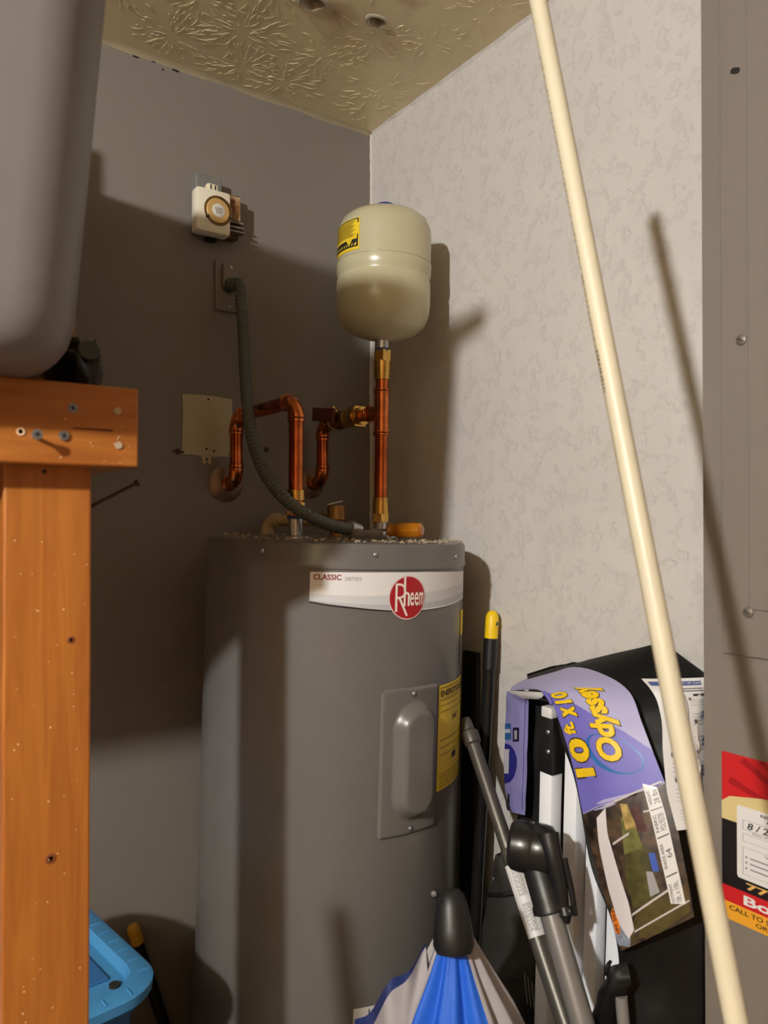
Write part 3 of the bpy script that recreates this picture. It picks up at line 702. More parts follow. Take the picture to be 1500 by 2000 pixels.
# ================================================================ grey tub on the shelf
def rrect(xl, xr, yf, yb, r, n=8):
    out = []
    for cx, cy, a0 in ((xr-r, yf+r, -math.pi/2), (xr-r, yb-r, 0), (xl+r, yb-r, math.pi/2), (xl+r, yf+r, math.pi)):
        for i in range(n+1):
            t = a0+math.pi/2*i/n; out.append((cx+r*math.cos(t), cy+r*math.sin(t)))
    return out
def loft(rings, cap0=True, cap1=True):
    mb = MB(); n = len(rings[0])
    for r in rings: mb.v += [Vector(p) for p in r]
    for i in range(len(rings)-1):
        for j in range(n): mb.f.append((i*n+j, i*n+(j+1) % n, (i+1)*n+(j+1) % n, (i+1)*n+j))
    if cap0: mb.f.append(tuple(range(n-1, -1, -1)))
    if cap1: mb.f.append(tuple((len(rings)-1)*n+j for j in range(n)))
    return mb
m_tub = mat('pale_grey_plastic', (120,116,115), .42, var=.03)
TZ0 = bz1; TZ1 = 1.985
def tubring(z, inset=0.0, rr=.07):
    t = (z-TZ0)/(TZ1-TZ0); xr = -.936+.032*t-inset; yf = -.905-.020*t+inset; xl = -1.50-.03*t+inset; yb = -.68+.01*t-inset
    return [(x, y, z) for x, y in rrect(xl, xr, yf, yb, max(.02, rr-inset*.5))]
def lipring(z, e):            # unseen rim lip, front flare shaped to cast a notch of shadow, back flush
    out = []
    for x, y, zz_ in tubring(z, -.002):
        k = min(1, max(0, (-.885-y)/.03)); out.append((x+e*k*(1 if x > -1.2 else -1), y-e*.5*k, zz_))
    return out
zz = [(TZ0, .036), (TZ0+.004, .022), (TZ0+.012, .011), (TZ0+.024, .004), (TZ0+.045, 0)] + [(TZ0+.045+(TZ1-TZ0-.045)*k/10, 0) for k in range(1, 11)]
rings = [tubring(z, i) for z, i in zz] + [lipring(TZ1, .03), lipring(TZ1+.004, .052), lipring(TZ1+.026, .054), lipring(TZ1+.030, .048), tubring(TZ1+.030, .004)] + [tubring(TZ1-.35, .006), tubring(TZ0+.012, .02)]
tub = thing('plastic_tub', 'pale grey plastic tub with rounded corners standing on the timber shelf', 'tub', (-1.2, -.7, TZ0))
mb = loft(rings, True, True)
wpart(mb, 'body', m_tub, tub, auto=False)
bxo = thing('cardboard_box', 'cardboard box behind the pale grey tub on the shelf', 'box', (-1.1, -.40, TZ0))
MB().bbox((-.35, -.235, 0), (.218, .25, .557), .002).build('carton', mat('cardboard', (158,122,82), .85, var=.1), bxo)
MB().box((-.34, .08, .557), (.095, .10, .642)).build('flap', MATS['cardboard'], bxo)
# black bundle beside the tub
bb = onY(146, 735, -.70); bb.z = bz1
mb = MB(); bm = bmesh.new(); bmesh.ops.create_icosphere(bm, subdivisions=4, radius=1)
for v in bm.verts:
    nn = 1+.22*mnoise.noise(v.co*2.1)+.1*mnoise.noise(v.co*5); v.co = Vector((v.co.x*.03, v.co.y*.05, v.co.z*.034+.030))*nn
me = bpy.data.meshes.new('bundle'); bm.to_mesh(me); bm.free()
bun = thing('black_bundle', 'small crumpled black bundle beside the tub on the shelf', 'bundle', bb)
link('wrapping', me, mat('black_crumple', (26,26,26), .38), bun, True)
MB().lathe([(.0, -.006), (.012, -.006), (.012, .006), (0, .006)], 16, (.004, -.045, .045), (0, -1, .3)).build('buckle', mat('dark_grey_buckle', (62,64,60), .4), bun, True, True)
# ================================================================ blue storage bins under the shelf
m_bin = mat('blue_bin', (50,104,160), .35, var=.06); m_lid = mat('blue_lid', (70,140,192), .35, var=.05)
lc = Matrix.Rotation(math.radians(8), 3, 'Z')
BC = Vector((-1.05, -.41, 0)); LZ = .75
def bring(w_, d_, z, r): return [tuple(lc @ Vector((x, y, z))) for x, y in rrect(-w_/2, w_/2, -d_/2, d_/2, r, 7)]
def make_bin(z0, z1, label, lid=True):
    b = thing('storage_bin', label, 'bin', BC+Vector((0, 0, z0)))
    h = z1-z0
    loft([bring(.50, .30, 0, .05), bring(.52, .315, h*.5, .05), bring(.54, .335, h-.03, .055), bring(.565, .36, h-.03, .06), bring(.565, .36, h-.012, .06), bring(.54, .33, h-.03, .05)]).build('body', m_bin, b, True, True)
    lo_ = loft([bring(.575, .37, h-.018, .065), bring(.59, .385, h-.016, .07), bring(.592, .387, h-.002, .07), bring(.585, .38, h, .068), bring(.535, .33, h+.001, .055), bring(.52, .315, h-.012, .05), bring(.50, .295, h-.012, .05)]).build('lid', m_lid, b, True, True)
    mb = MB()
    for k in range(9):
        y = -.14+k*.035
        for sx in (-1, 1): mb.tube([lc @ Vector((sx*.272, y, h+.0016)), lc @ Vector((sx*.288, y, h+.0006))], .0012, 6)
    for k in range(14):
        x = -.24+k*.037
        for sy in (-1, 1): mb.tube([lc @ Vector((x, sy*.170, h+.0016)), lc @ Vector((x, sy*.186, h+.0006))], .0012, 6)
    mb.build('rim_rib', m_lid, lo_)['kind'] = 'stuff'
    for sx in (-.14, .14): MB().bbox((-.10, -.11, -.003), (.10, .11, .003), .002, lc, lc @ Vector((sx, 0, h-.010))).build('lid_recess', m_bin, lo_)
    MB().lathe([(.008, 0), (.008, .004), (0, .004)], 12, lc @ Vector((.24, -.13, h-.012))).build('lid_hole_shade', m_dark, lo_)  # raised dark disc, hole shade painted as its colour
    return b
make_bin(0, LZ-.35, 'lower blue storage bin, carrying another bin under the shelf')
make_bin(LZ-.351, LZ, 'upper blue storage bin with ribbed lid under the timber shelf')
# blue bag on top, left of the post
q = onY(10, 1436, -.07); hb_ = .40
bagb = thing('blue_bag', 'bright blue fabric bag hanging on the grey wall under the shelf', 'bag', (q.x-.10, -.07, q.z-hb_))
mb = loft([[(x, y, z) for x, y in rrect(-w_, w_, -d_, d_, .03)] for w_, d_, z in ((.085, .045, 0), (.10, .06, .02), (.095, .06, .10), (.09, .05, hb_-.03), (.07, .032, hb_))])
mb.build('body', mat('bright_blue_fabric', (30,86,205), .7, bump=.4, bscale=20, bdist=.01), bagb, True)
MB().tube(crom([(-.04, -.03, hb_-.02), (-.03, .0, hb_+.08), (0, .06, hb_+.14), (.03, .0, hb_+.08), (.04, -.03, hb_-.02)], 6), .006, 8).build('handle', m_black, bagb, True)
MB().tube([(0, .07, hb_+.135), (0, .045, hb_+.133), (0, .04, hb_+.145)], .003, 8).build('hook', m_steel, bagb, True)
# short yellow tipped tool behind the bin
t0 = onY(258, 1806, -.030); t1 = onY(272, 1850, -.032); dr_ = (t1-t0).normalized(); tb_ = t0+dr_*((t0.z-.012)/-dr_.z)
tool = thing('tool_handle', 'dark tool handle with short yellow tip leaning behind the blue bin', 'handle', Vector((tb_.x, tb_.y, 0)))
wpart(MB().lathe([(0, 0), (.009, .001), (.0125, .006), (.0135, .012), (.0135, .042)], 20, t0, dr_), 'tip', mat('yellow_cap_dull', (212,160,30), .45), tool)
wpart(MB().tube([t0+dr_*.04, tb_], .012, 16), 'shaft', m_black, tool)
# ================================================================ handles leaning between heater and textured wall
b0 = onX(962, 1194, -.024); b1 = onX(928, 1795, -.068); bd = (b1-b0).normalized(); bend_ = b0+bd*((b0.z-.03)/-bd.z)
brm = thing('broom_handle', 'glossy black tool handle with yellow hanging tip leaning on the textured wall', 'handle', Vector((bend_.x, bend_.y, 0)))
BR = .0133
wpart(MB().lathe([(0, -.002), (.006, -.001), (.011, .004), (BR+.0005, .012), (BR+.0005, .055)], 24, b0, bd), 'hanging_tip', mat('bright_yellow_plastic', (240,200,20), .4), brm)
wpart(MB().lathe([(BR+.0002, .055), (BR+.0015, .056), (BR+.0015, .118), (BR-.0005, .120)], 24, b0, bd), 'collar', m_black, brm)
wpart(MB().tube([b0+bd*.118, bend_], BR-.001, 24), 'shaft', mat('black_gloss_metal', (38,37,36), .22, metal=.4), brm)
hl_ = (b0+bd*.025); ndir = (P-hl_).normalized(); sdv = bd.cross(ndir).normalized()
wpart(MB().lathe([(.004, 0), (.004, .0012), (0, .0012)], 12, hl_+(-sdv*.7*BR if sdv.dot(RT) < 0 else sdv*.7*BR)+ndir*BR*.72, ndir), 'hang_hole', m_ink, brm)
k0 = onX(921, 1272, -.014); k1 = onX(914, 1700, -.03); kd = (k1-k0).normalized(); ke = k0+kd*((k0.z)/-kd.z)
blk = thing('black_stick', 'matte black flat stick standing behind the yellow tipped handle', 'stick', Vector((ke.x, ke.y, 0)))
rotm = Vector((0,0,-1)).rotation_difference(kd).to_matrix()
wpart(MB().bbox((-.006, -.024, -(ke-k0).length), (.006, .024, 0), .004, rotm, k0), 'board', mat('matte_black', (14,14,14), .7), blk)
# ================================================================ patio umbrella pole (thin) and crank pole
u0 = at(909, 1408, 1.52); u1 = at(1102, 1990, 1.235); ud = (u1-u0).normalized(); ue = u0+ud*((u0.z-.016)/-ud.z); ul = (u1-u0).length
m_pole = mat('bronze_grey_metal', (92,88,82), .4, metal=.5, var=.08, vscale=30)
up_ = thing('umbrella_pole', 'thin grey metal pole with white instruction sticker leaning beside the heater', 'pole', Vector((ue.x, ue.y, 0)))
js = .48*ul
wpart(MB().lathe([(0, -.006), (.010, -.004), (.012, .004), (.0125, .02), (.0165, .024), (.0175, .034), (.0165, .046), (.0130, .05), (.0130, js)], 24, u0, ud), 'upper_tube', m_pole, up_)
wpart(MB().lathe([(.0130, js), (.0150, js+.003), (.0155, js+.008), (.0155, (ue-u0).length)], 24, u0, ud), 'lower_tube', m_pole, up_)
fl = (P-(u0+u1)/2); fl = (fl-ud*fl.dot(ud)).normalized(); sd_ = fl.cross(ud).normalized(); sd_ = sd_ if sd_.dot(RT) > 0 else -sd_
def ps(a, l, r): return u0+ud*l+(fl*math.cos(a)+sd_*math.sin(a))*r
sl0, sl1 = ul*.535, ul*.765
lab = wpart(MB().grid(lambda u, v: ps(-1.25+2.6*u, sl0+(sl1-sl0)*v, .0160), 16, 2), 'sticker', m_white, up_)
mb = MB(); rnd = random.Random(9)
for blk0, blk1 in ((.08, .45), (.55, .93)):
    for k in range(7):
        a = .1+.14*k-.5
        l = blk0
        while l < blk1:
            d_ = rnd.uniform(.03, .08); mb.grid(lambda u, v: ps(a+.06*u, sl0+(sl1-sl0)*(l+(min(l+d_, blk1)-l)*v), .0164), 1, 1); l += d_+.014
wpart(mb, 'sticker_print', mat('grey_ink', (120,118,116), .6), up_, False, False)
# crank pole
c0 = at(1040, 1656, 1.21); c1 = at(1138, 2000, 1.105); cdv = (c1-c0).normalized(); ce = c0+cdv*((c0.z-.02)/-cdv.z)
crk = thing('crank_pole', 'grey umbrella pole with black crank housing and folding crank handle', 'crank pole', Vector((ce.x, ce.y, 0)))
wpart(MB().tube([c0+cdv*.06, ce], .0175, 24), 'tube', mat('steel_grey_paint', (128,126,124), .35, metal=.35), crk)
wpart(MB().lathe([(.0235, .02), (.0240, .04), (.0240, .078), (.0265, .084), (.0265, .092), (.018, .095)], 24, c0, cdv), 'sleeve', m_black, crk)
axd = (RT*1.0 - FW*.35 + Vector((0, 0, -.06))).normalized()
hp = [(r_*.88, z_*.88) for r_, z_ in ((0, -.040), (.036, -.040), (.042, -.034), (.044, -.02), (.044, -.002), (.0432, 0), (.044, .002), (.044, .02), (.042, .032), (.034, .040), (0, .042))]
wpart(MB().lathe(hp, 40, c0, axd), 'crank_housing', mat('black_semigloss', (26,25,25), .3), crk)
a0_ = c0+axd*.040
arm = [at(1070, 1628, 1.185), at(1080, 1672, 1.172), at(1092, 1720, 1.165), at(1100, 1772, 1.16)]
ap = crom(arm, 8); n = len(ap)
mb = MB().tube(ap, [.0165-.0075*i/(n-1) for i in range(n)], 12)
wpart(mb, 'crank_arm', m_black, crk)
ap2 = [p_+RT*.018+Vector((0, 0, -.012)) for p_ in ap[6:]]
wpart(MB().tube(ap2, [.006-.002*i/(len(ap2)-1) for i in range(len(ap2))], 10), 'crank_handle', m_black, crk)
wpart(MB().tube([at(1100, 1768, 1.16), at(1105, 1785, 1.155), at(1108, 1803, 1.153)], [.008, .011, .004], 12).tube([at(1093, 1782, 1.158), at(1116, 1778, 1.152)], .006, 10), 'crank_grip', m_black, crk)
mb = MB().lathe([(.006, 0), (.006, .004), (0, .005)], 12, c0+cdv*.065+RT*.022, RT); wpart(mb, 'lock_button', m_zinc, crk)
# ================================================================ row-lofted sheets on the canopy bundle
def rows_fn(rows, bulge=0.0, wob=0.0, seed=0.0, bv=None, k=.72):
    Ls = crom([onX(r[0][0], r[0][1], r[0][2]*k) for r in rows], 10); Rs = crom([onX(r[1][0], r[1][1], r[1][2]*k) for r in rows], 10); m = len(Ls)-1
    def fn(u, v):
        t = min(max(v, 0), 1)*m; i = min(int(t), m-1); f = t-i
        a = Ls[i].lerp(Ls[i+1], f); b = Rs[i].lerp(Rs[i+1], f); p_ = a.lerp(b, u)
        s_ = bulge*math.sin(math.pi*min(max(u, 0), 1))*(bv(v) if bv else 1)
        if wob: s_ += wob*mnoise.noise((u*2.3+seed, v*7.1, seed))
        p_ = p_+Vector((-s_, 0, 0)); p_.y = max(p_.y, ch_y+.006) if p_.x > CH-.008 else p_.y; p_.z = max(p_.z, .004)
        return p_
    return fn
def offs(fn, d):
    def g(u, v):
        e = .01; p_ = fn(u, v); a = fn(min(u+e, 1), v)-fn(max(u-e, 0), v); b = fn(u, min(v+e, 1))-fn(u, max(v-e, 0))
        n_ = a.cross(b)
        n_ = n_.normalized() if n_.length > 1e-12 else Vector((-1, 0, 0))
        if n_.dot(P-p_) < 0: n_ = -n_
        return p_+n_*d
    return g
def sheet(fn, nu, nv, th, name, m, parent):
    a = offs(fn, 0); b = offs(fn, -th); mb = MB(); mb.grid(a, nu, nv); k = len(mb.v); mb.grid(b, nu, nv)
    W = nu+1
    bd = [i for i in range(W)]+[j*W+nu for j in range(1, nv+1)]+[nv*W+i for i in range(nu-1, -1, -1)]+[j*W for j in range(nv-1, 0, -1)]
    for i in range(len(bd)): x, y = bd[i], bd[(i+1) % len(bd)]; mb.f.append((x, y, y+k, x+k))
    return wpart(mb, name, m, parent, True, True)
# canopy frame
fb = onX(1110, 2000, -.17); fb.z = 0
frame = thing('folded_canopy', 'folded canopy with bundled white square legs and black corner bracket', 'canopy', fb)
m_leg = mat('white_powder_coat', (246,247,252), .35)
for px, x_, s_, ztop in ((1079, -.120, .028, 1400), (1127, -.110, .028, 1440), (1170, -.104, .026, 1500), (1216, -.098, .028, 1560)):
    tp_ = onX(px, ztop, x_); bt = onX(px-14, 2000, x_); d_ = (bt-tp_).normalized(); en = tp_+d_*(tp_.z/-d_.z)
    rm = Vector((0,0,-1)).rotation_difference(d_).to_matrix()
    wpart(MB().bbox((-s_/2, -s_/2, -(en-tp_).length), (s_/2, s_/2, 0), .003, rm, tp_), 'leg', m_leg, frame)
    if px == 1079:      # the visible corner leg
        s2 = s_+.005; l2 = (onX(px, 1508, x_)-tp_).length
        br = wpart(MB().bbox((-s2/2, -s2/2, -l2), (s2/2, s2/2, .004), .002, rm, tp_-d_*0), 'corner_bracket', m_black, frame)
        for yy in (1436, 1475):
            q_ = onX(1092, yy, x_-s2/2); 
            wpart(MB().lathe([(.0042, -.002), (.004, .002), (.002, .0036), (0, .0038)], 12, Vector((x_-s2/2, tp_.y-.006, q_.z)), (-1,0,0)), 'rivet', m_steel, frame)
        wpart(MB().bbox((-.012, -.012, -.006), (.012, .012, .012), .002, rm, tp_-d_*.008+Vector((-.008, -.004, 0))), 'top_clip', m_white, frame)
mb = MB()
q_ = onX(1096, 1797, -.1340)
text(mb, 'OP', lambda a, b: Vector((-.1346, q_.y-b, q_.z+a)), (-.006, .010, -.004, .004)); wpart(mb, 'leg_print', m_ink, frame, False, False)
# canopy bag: black front sheet
bag = thing('canopy_bag', 'black canopy bag with purple printed banner against the textured wall', 'bag', onX(1260, 2000, -.1).xy.to_3d())
rowsK = [((1086,1303,-.045),(1392,1328,-.030)), ((1080,1345,-.15),(1405,1372,-.075)), ((1090,1420,-.215),(1412,1440,-.085)), ((1112,1500,-.225),(1418,1520,-.09)),
         ((1150,1660,-.235),(1424,1680,-.09)), ((1196,1800,-.24),(1430,1830,-.09)), ((1204,1930,-.24),(1436,1960,-.09)), ((1204,2080,-.232),(1442,2100,-.09)), ((1206,2480,-.19),(1455,2500,-.09)), ((1208,2900,-.18),(1465,2800,-.09))]
bagfn0 = rows_fn(rowsK, .012, .014, 2.0)
def bagfn(u, v):
    p_ = bagfn0(u, v); p_.z = max(p_.z, .004); p_.x = min(p_.x, -.006); return p_
sheet(bagfn, 40, 80, .004, 'front_sheet', m_blackm, bag)
# top fold back to the wall: peak near (1290,1255)
topf = [(1030,1322),(1075,1308),(1110,1300),(1150,1288),(1200,1276),(1250,1265),(1285,1256),(1300,1257),(1330,1280),(1360,1302),(1392,1325)]
def topfn(u, v):
    t = u*(len(topf)-1); i = min(int(t), len(topf)-2); f = t-i
    px = topf[i][0]*(1-f)+topf[i+1][0]*f; py = topf[i][1]*(1-f)+topf[i+1][1]*f
    back = onX(px, py, -.018); uu = min(max((px-1086)/(1392-1086), 0), 1)
    fr_ = bagfn(uu, .13*(.3+.7*min(1, max(0, (px-1000)/200)))) if px > 1086 else onX(px, py+22, -.09)
    p_ = back.lerp(fr_, v); p_.z += .012*math.sin(math.pi*v)*(1-v); return p_
sheet(topfn, 40, 12, .004, 'top_fold', m_blackm, bag)
# interior dark lining seen through the open side
rowsI = [((1000,1345,-.03),(1088,1350,-.06)), ((1022,1430,-.03),(1120,1440,-.05)), ((1018,1560,-.03),(1140,1570,-.05)), ((992,1680,-.03),(1150,1700,-.05)), ((985,1900,-.03),(1170,1900,-.05)), ((985,2300,-.03),(1170,2300,-.05)), ((985,2700,-.03),(1170,2700,-.05))]
sheet(rows_fn(rowsI, .02, .012, 5), 20, 50, .003, 'lining', mat('black_lining', (12,12,14), .8), bag)
# hanging black flap at the foot
rowsF = [((1196,1878,-.262),(1222,1878,-.262)), ((1180,1915,-.272),(1235,1915,-.268)), ((1160,1965,-.278),(1222,1945,-.27)), ((1150,2020,-.275),(1205,2010,-.27)), ((1152,2090,-.265),(1205,2085,-.262))]
sheet(rows_fn(rowsF, .02, .006, 9), 12, 30, .004, 'flap', m_blackm, bag)
wpart(MB().tube([onX(1213, 1945, -.198), onX(1222, 2040, -.198)], .009, 12), 'strap_end', mat('grey_strap', (120,118,114), .6), bag)
# purple banner
rowsB = [((1212,1858,-.262),(1357,1790,-.205)), ((1190,1790,-.262),(1343,1715,-.205)), ((1160,1680,-.258),(1322,1610,-.20)), ((1140,1590,-.252),(1305,1545,-.195)), ((1120,1500,-.246),(1282,1480,-.19)),
         ((1097,1420,-.240),(1255,1410,-.18)), ((1078,1372,-.225),(1229,1352,-.165)), ((1062,1352,-.205),(1185,1320,-.135)), ((1040,1345,-.17),(1120,1303,-.07)), ((995,1349,-.10),(1046,1318,-.035))]
ban0 = rows_fn(rowsB, .016, .004, 3.3)
PURP = mat('purple_print', (112,106,190), .48, var=.04); LIL = mat('lilac_print', (172,168,208), .48, var=.04)
banner = sheet(ban0, 30, 90, .0015, 'banner', LIL, bag)
def Bn(off): return offs(ban0, off)
def poly_uv(mb, pts, fn, nx=26, ny=40):         # fills a uv polygon with a clipped grid
    us = [p_[0] for p_ in pts]; vs = [p_[1] for p_ in pts]; u0_, u1_, v0_, v1_ = min(us), max(us), min(vs), max(vs)
    # row spans: polygon assumed v-monotone
    def span(v):
        xs = []
        for (ax, ay), (bx, by) in zip(pts, pts[1:]+pts[:1]):
            if (ay <= v < by) or (by <= v < ay): xs.append(ax+(bx-ax)*(v-ay)/(by-ay))
        return (min(xs), max(xs)) if len(xs) >= 2 else None
    rows_ = []
    for j in range(ny+1):
        v = v0_+(v1_-v0_)*(.0005+.999*j/ny); s_ = span(v)
        if s_: rows_.append((s_[0], s_[1], v))
    k = len(mb.v)
    for a, b, v in rows_:
        for i in range(nx+1): mb.v.append(fn(a+(b-a)*i/nx, v))
    for j in range(len(rows_)-1):
        for i in range(nx): q = k+j*(nx+1)+i; mb.f.append((q, q+1, q+nx+2, q+nx+1))
    return mb
# v of the rows: index/9
mbp = poly_uv(MB(), [(0,.335),(1,.36),(1,.47),(.80,.53),(.55,.585),(.30,.66),(.12,.71),(0,.80)], Bn(.0006)); wpart(mbp, 'banner_field', PURP, bag, True, False)
PH = mat('photo_print_dark', (84,66,50), .4, col2=(26,20,16), vscale=52, var=.5, detail=8)
wpart(poly_uv(MB(), [(0,0),(1,0),(1,.36),(0,.335)], Bn(.0006)), 'banner_photo', PH, bag, True, False)
def dec(pts, off, col, nm, name='banner_photo', **k): wpart(poly_uv(MB(), pts, Bn(off), 6, 16), name, mat(nm, col, .3, **k), bag, True, False)
dec([(.10,.02),(.62,.00),(.98,.02),(.98,.10),(.5,.10)], .0009, (84,72,40), 'print_grass', var=.3, vscale=60)
dec([(.40,.10),(.72,.10),(.70,.20),(.52,.24),(.42,.18)], .0009, (78,76,40), 'print_leaves', var=.5, vscale=70)
dec([(.45,.205),(.66,.20),(.62,.285),(.50,.30)], .0010, (112,112,60), 'print_foliage', var=.5, vscale=60)
dec([(.52,.26),(.64,.255),(.60,.33),(.53,.335)], .0011, (186,160,96), 'print_blossom', var=.5, vscale=80)
dec([(.64,.24),(.74,.235),(.70,.32),(.62,.32)], .0010, (84,52,52), 'print_maroon_leaves', var=.5, vscale=80)
dec([(.0,.02),(.20,.0),(.26,.03),(.12,.085),(.0,.10)], .0010, (150,160,180), 'print_sky', var=.35, vscale=120)
dec([(.22,.025),(.33,.03),(.36,.12),(.32,.20),(.30,.265),(.36,.335),(.22,.33),(.14,.25),(.10,.16),(.11,.09)], .0012, (222,214,216), 'print_canopy_white')
dec([(.02,.06),(.11,.05),(.13,.085),(.09,.125),(.03,.118)], .0014, (236,130,40), 'print_orange', name='banner_badge')
dec([(.70,.155),(.76,.15),(.76,.185),(.70,.19)], .0013, (56,86,170), 'print_blue')
dec([(.62,.11),(.72,.11),(.70,.155),(.64,.16)], .0012, (150,150,152), 'print_pale')
for a, b in (((.33,.035),(.98,.05)), ((.36,.085),(.86,.105)), ((.34,.235),(.55,.245)), ((.34,.335),(.98,.365)), ((.74,.29),(.86,.285))):
    dec([a, (a[0], a[1]+.006), (b[0], b[1]+.006), b] if False else [(a[0], a[1]), (b[0], b[1]), (b[0], b[1]+.006), (a[0], a[1]+.006)], .0014, (190,184,182), 'print_pole')
STR = [(.80,.055),(.94,.048),(.92,.37),(.80,.375)]
dec(STR, .0016, (222,220,218), 'print_white_strip', name='banner_info')
def bt(txt, u0_, u1_, v0_, v1_, m, off, bold=0.0, shear=0.0, name='banner_lettering'):
    # reads upward along the banner, letter tops to the left
    f = Bn(off); wpart(text(MB(), txt, lambda a, b: f(b, a), (v0_, v1_, u1_, u0_), bold, shear), name, m, bag, False, False)
inkg = mat('info_ink', (70,68,72), .5)
for a, b, s1_, s2_ in ((.062,.118,'FOOTPRINT','10ft. x 10ft.'), (.148,.196,'SHADE AREA','64'), (.222,.272,'FABRIC','POLYESTER'), (.305,.350,'WEIGHT','28 lbs')):
    bt(s1_, .815, .845, a, b, inkg, .0020, .01); 
    if s2_ == '64': bt(s2_, .86, .91, .165, .182, inkg, .0020)
    else: bt(s2_, .86, .91, a, b, inkg, .0020)
for v in (.132, .208, .287): dec([(.81, v), (.92, v), (.92, v+.003), (.81, v+.003)], .0020, (90,88,90), 'info_rule')
bt('UPF 50+', .045, .10, .055, .122, m_ink, .0018, .02)
YEL = mat('banner_yellow', (236,196,30), .35); OUT = mat('banner_outline', (60,44,30), .4)
for off, m_, bold, e in ((.0012, OUT, .07, .010), (.0017, YEL, .045, 0)):
    bt('10', .03-e, .34+e, .420-e*.4, .520+e*.4, m_, off, bold)
    bt('ft.', .04-e, .22+e, .532, .574, m_, off, bold)
    bt('x', .10-e, .32+e, .590-e*.4, .636+e*.4, m_, off, bold)
    bt('10', .05-e, .34+e, .652-e*.4, .735+e*.4, m_, off, bold)
    bt('Odyssey', .44-e, .78+e, .452-e*.4, .745+e*.4, m_, off, bold, .15)
BLU = mat('banner_blue', (42,104,170), .35)
f_ = Bn(.0010); mb = MB(); n = 48
for i in range(n+1):
    t = 2*math.pi*i/n; rr = 1.0; wdt = .07+.16*max(0, math.sin(t-2.4))
    for s_ in (1, 1-wdt):
        a = .60+.29*s_*math.cos(t)+.04*math.sin(t); b = .470+.052*s_*math.sin(t)-.035*math.cos(t)*.9
        mb.v.append(f_(a, b))
for i in range(n): mb.f.append((2*i, 2*i+1, 2*i+3, 2*i+2))
wpart(mb, 'banner_swirl', BLU, bag, True, False)
# white underside at the fold
rowsW = [((992,1349,-.108),(1062,1352,-.212)), ((1000,1356,-.112),(1058,1362,-.214)), ((1018,1364,-.13),(1050,1366,-.19))]
sheet(rows_fn(rowsW, .0), 12, 8, .001, 'banner_underside', m_white, bag)
wpart(MB().tube([onX(1062, 1352, -.155), onX(1072, 1364, -.165), onX(1078, 1376, -.167)], .003, 6), 'banner_fold', PURP, bag)
# left purple strip hanging by the wall
rowsS = [((990,1350,-.10),(1034,1362,-.15)), ((988,1380,-.085),(1031,1375,-.13)), ((987,1430,-.08),(1030,1430,-.12)), ((985,1480,-.08),(1028,1480,-.12)), ((986,1540,-.08),(1026,1545,-.12)), ((990,1582,-.08),(1024,1592,-.12))]
st0 = rows_fn(rowsS, .002, .003, 8.1); LIL2 = mat('violet_print', (150,146,206), .32, var=.05)
sheet(st0, 14, 50, .0015, 'banner_strip', LIL2, bag)
def ds(pts, off, col, nm): wpart(poly_uv(MB(), pts, offs(st0, off), 6, 20), 'strip_print', mat(nm, col, .35), bag, True, False)
DB = (46,48,136)
ds([(0,.49),(.28,.50),(.52,.545),(.62,.60),(.62,.66),(.5,.72),(.25,.76),(0,.765)], .0006, DB, 'strip_navy')
ds([(0,.535),(.28,.535),(.24,.70),(0,.70)], .0010, (206,204,214), 'strip_pale')
ds([(0,.335),(.30,.335),(.30,.46),(0,.46)], .0006, (48,98,160), 'strip_blue'); ds([(0,.375),(.28,.375),(.28,.405),(0,.405)], .0010, (190,200,215), 'strip_pale2')
ds([(.40,.365),(.68,.365),(.68,.475),(.40,.475)], .0006, (34,32,60), 'strip_dark'); ds([(.48,.385),(.60,.385),(.60,.455),(.48,.455)], .0010, (170,168,180), 'strip_pale3')
ds([(.06,.83),(.26,.84),(.26,.92),(.10,.93)], .0006, (34,32,60), 'strip_dark2'); ds([(.02,.83),(.15,.835),(.17,.92),(.08,.93)], .0010, (200,196,205), 'strip_pale4')
wpart(MB().tube([offs(st0, .0008)(.90, .04+.92*i/24) for i in range(25)], .0006, 5), 'strip_seam', mat('navy_thread', (70,66,120), .6), bag)
# instruction sheet sewn on the bag
rowsP = [((1254,1325,-.185),(1392,1322,-.100)), ((1276,1352,-.20),(1398,1350,-.105)), ((1290,1400,-.205),(1402,1400,-.108)), ((1296,1480,-.205),(1406,1480,-.11)), ((1306,1560,-.205),(1410,1560,-.11)), ((1322,1622,-.205),(1414,1606,-.11))]
sh0 = rows_fn(rowsP, .012, .003, 4.4)
sheet(sh0, 20, 40, .0012, 'instruction_sheet', mat('instruction_white', (214,213,212), .5), bag)
def dp(box_, off, col, nm):
    f = offs(sh0, off); wpart(rect(MB(), f, box_, 6, 2), 'sheet_print', mat(nm, col, .5), bag, False, False)
dp((.06, .97, .05, .115), .0006, (72,86,140), 'sheet_blue')
f = offs(sh0, .0012); wpart(text(MB(), 'HOW TO SET UP CANOPY', lambda a, b: f(a, b), (.30, .95, .10, .07)), 'sheet_print', m_white, bag, False, False)
mb = MB(); f = offs(sh0, .0009); rnd = random.Random(31)
for v in (.155, .18): rect(mb, f, (.42, .96, v, v+.008), 4, 1)
rect(mb, f, (.40, .56, .215, .24), 2, 1); rect(mb, f, (.70, .98, .215, .235), 2, 1); rect(mb, f, (.575, .582, .22, .95), 1, 12)
for (u, v) in ((.13,.33),(.18,.46),(.20,.58),(.22,.70),(.62,.26),(.66,.42),(.68,.56)): ell(mb, f, (u+.02, v), .022, .012, 10, 1, .35)
wpart(mb, 'sheet_print', m_ink, bag, False, False)
mb = MB(); f = offs(sh0, .0008)
for c_, us in ((0, (.20, .54)), (1, (.64, .97))):
    for k in range(34):
        v = .27+k*.0205
        if k % 6 in (3, 4): continue
        rect(mb, f, (us[0], us[1]-rnd.uniform(0, .12), v, v+.006), 3, 1)
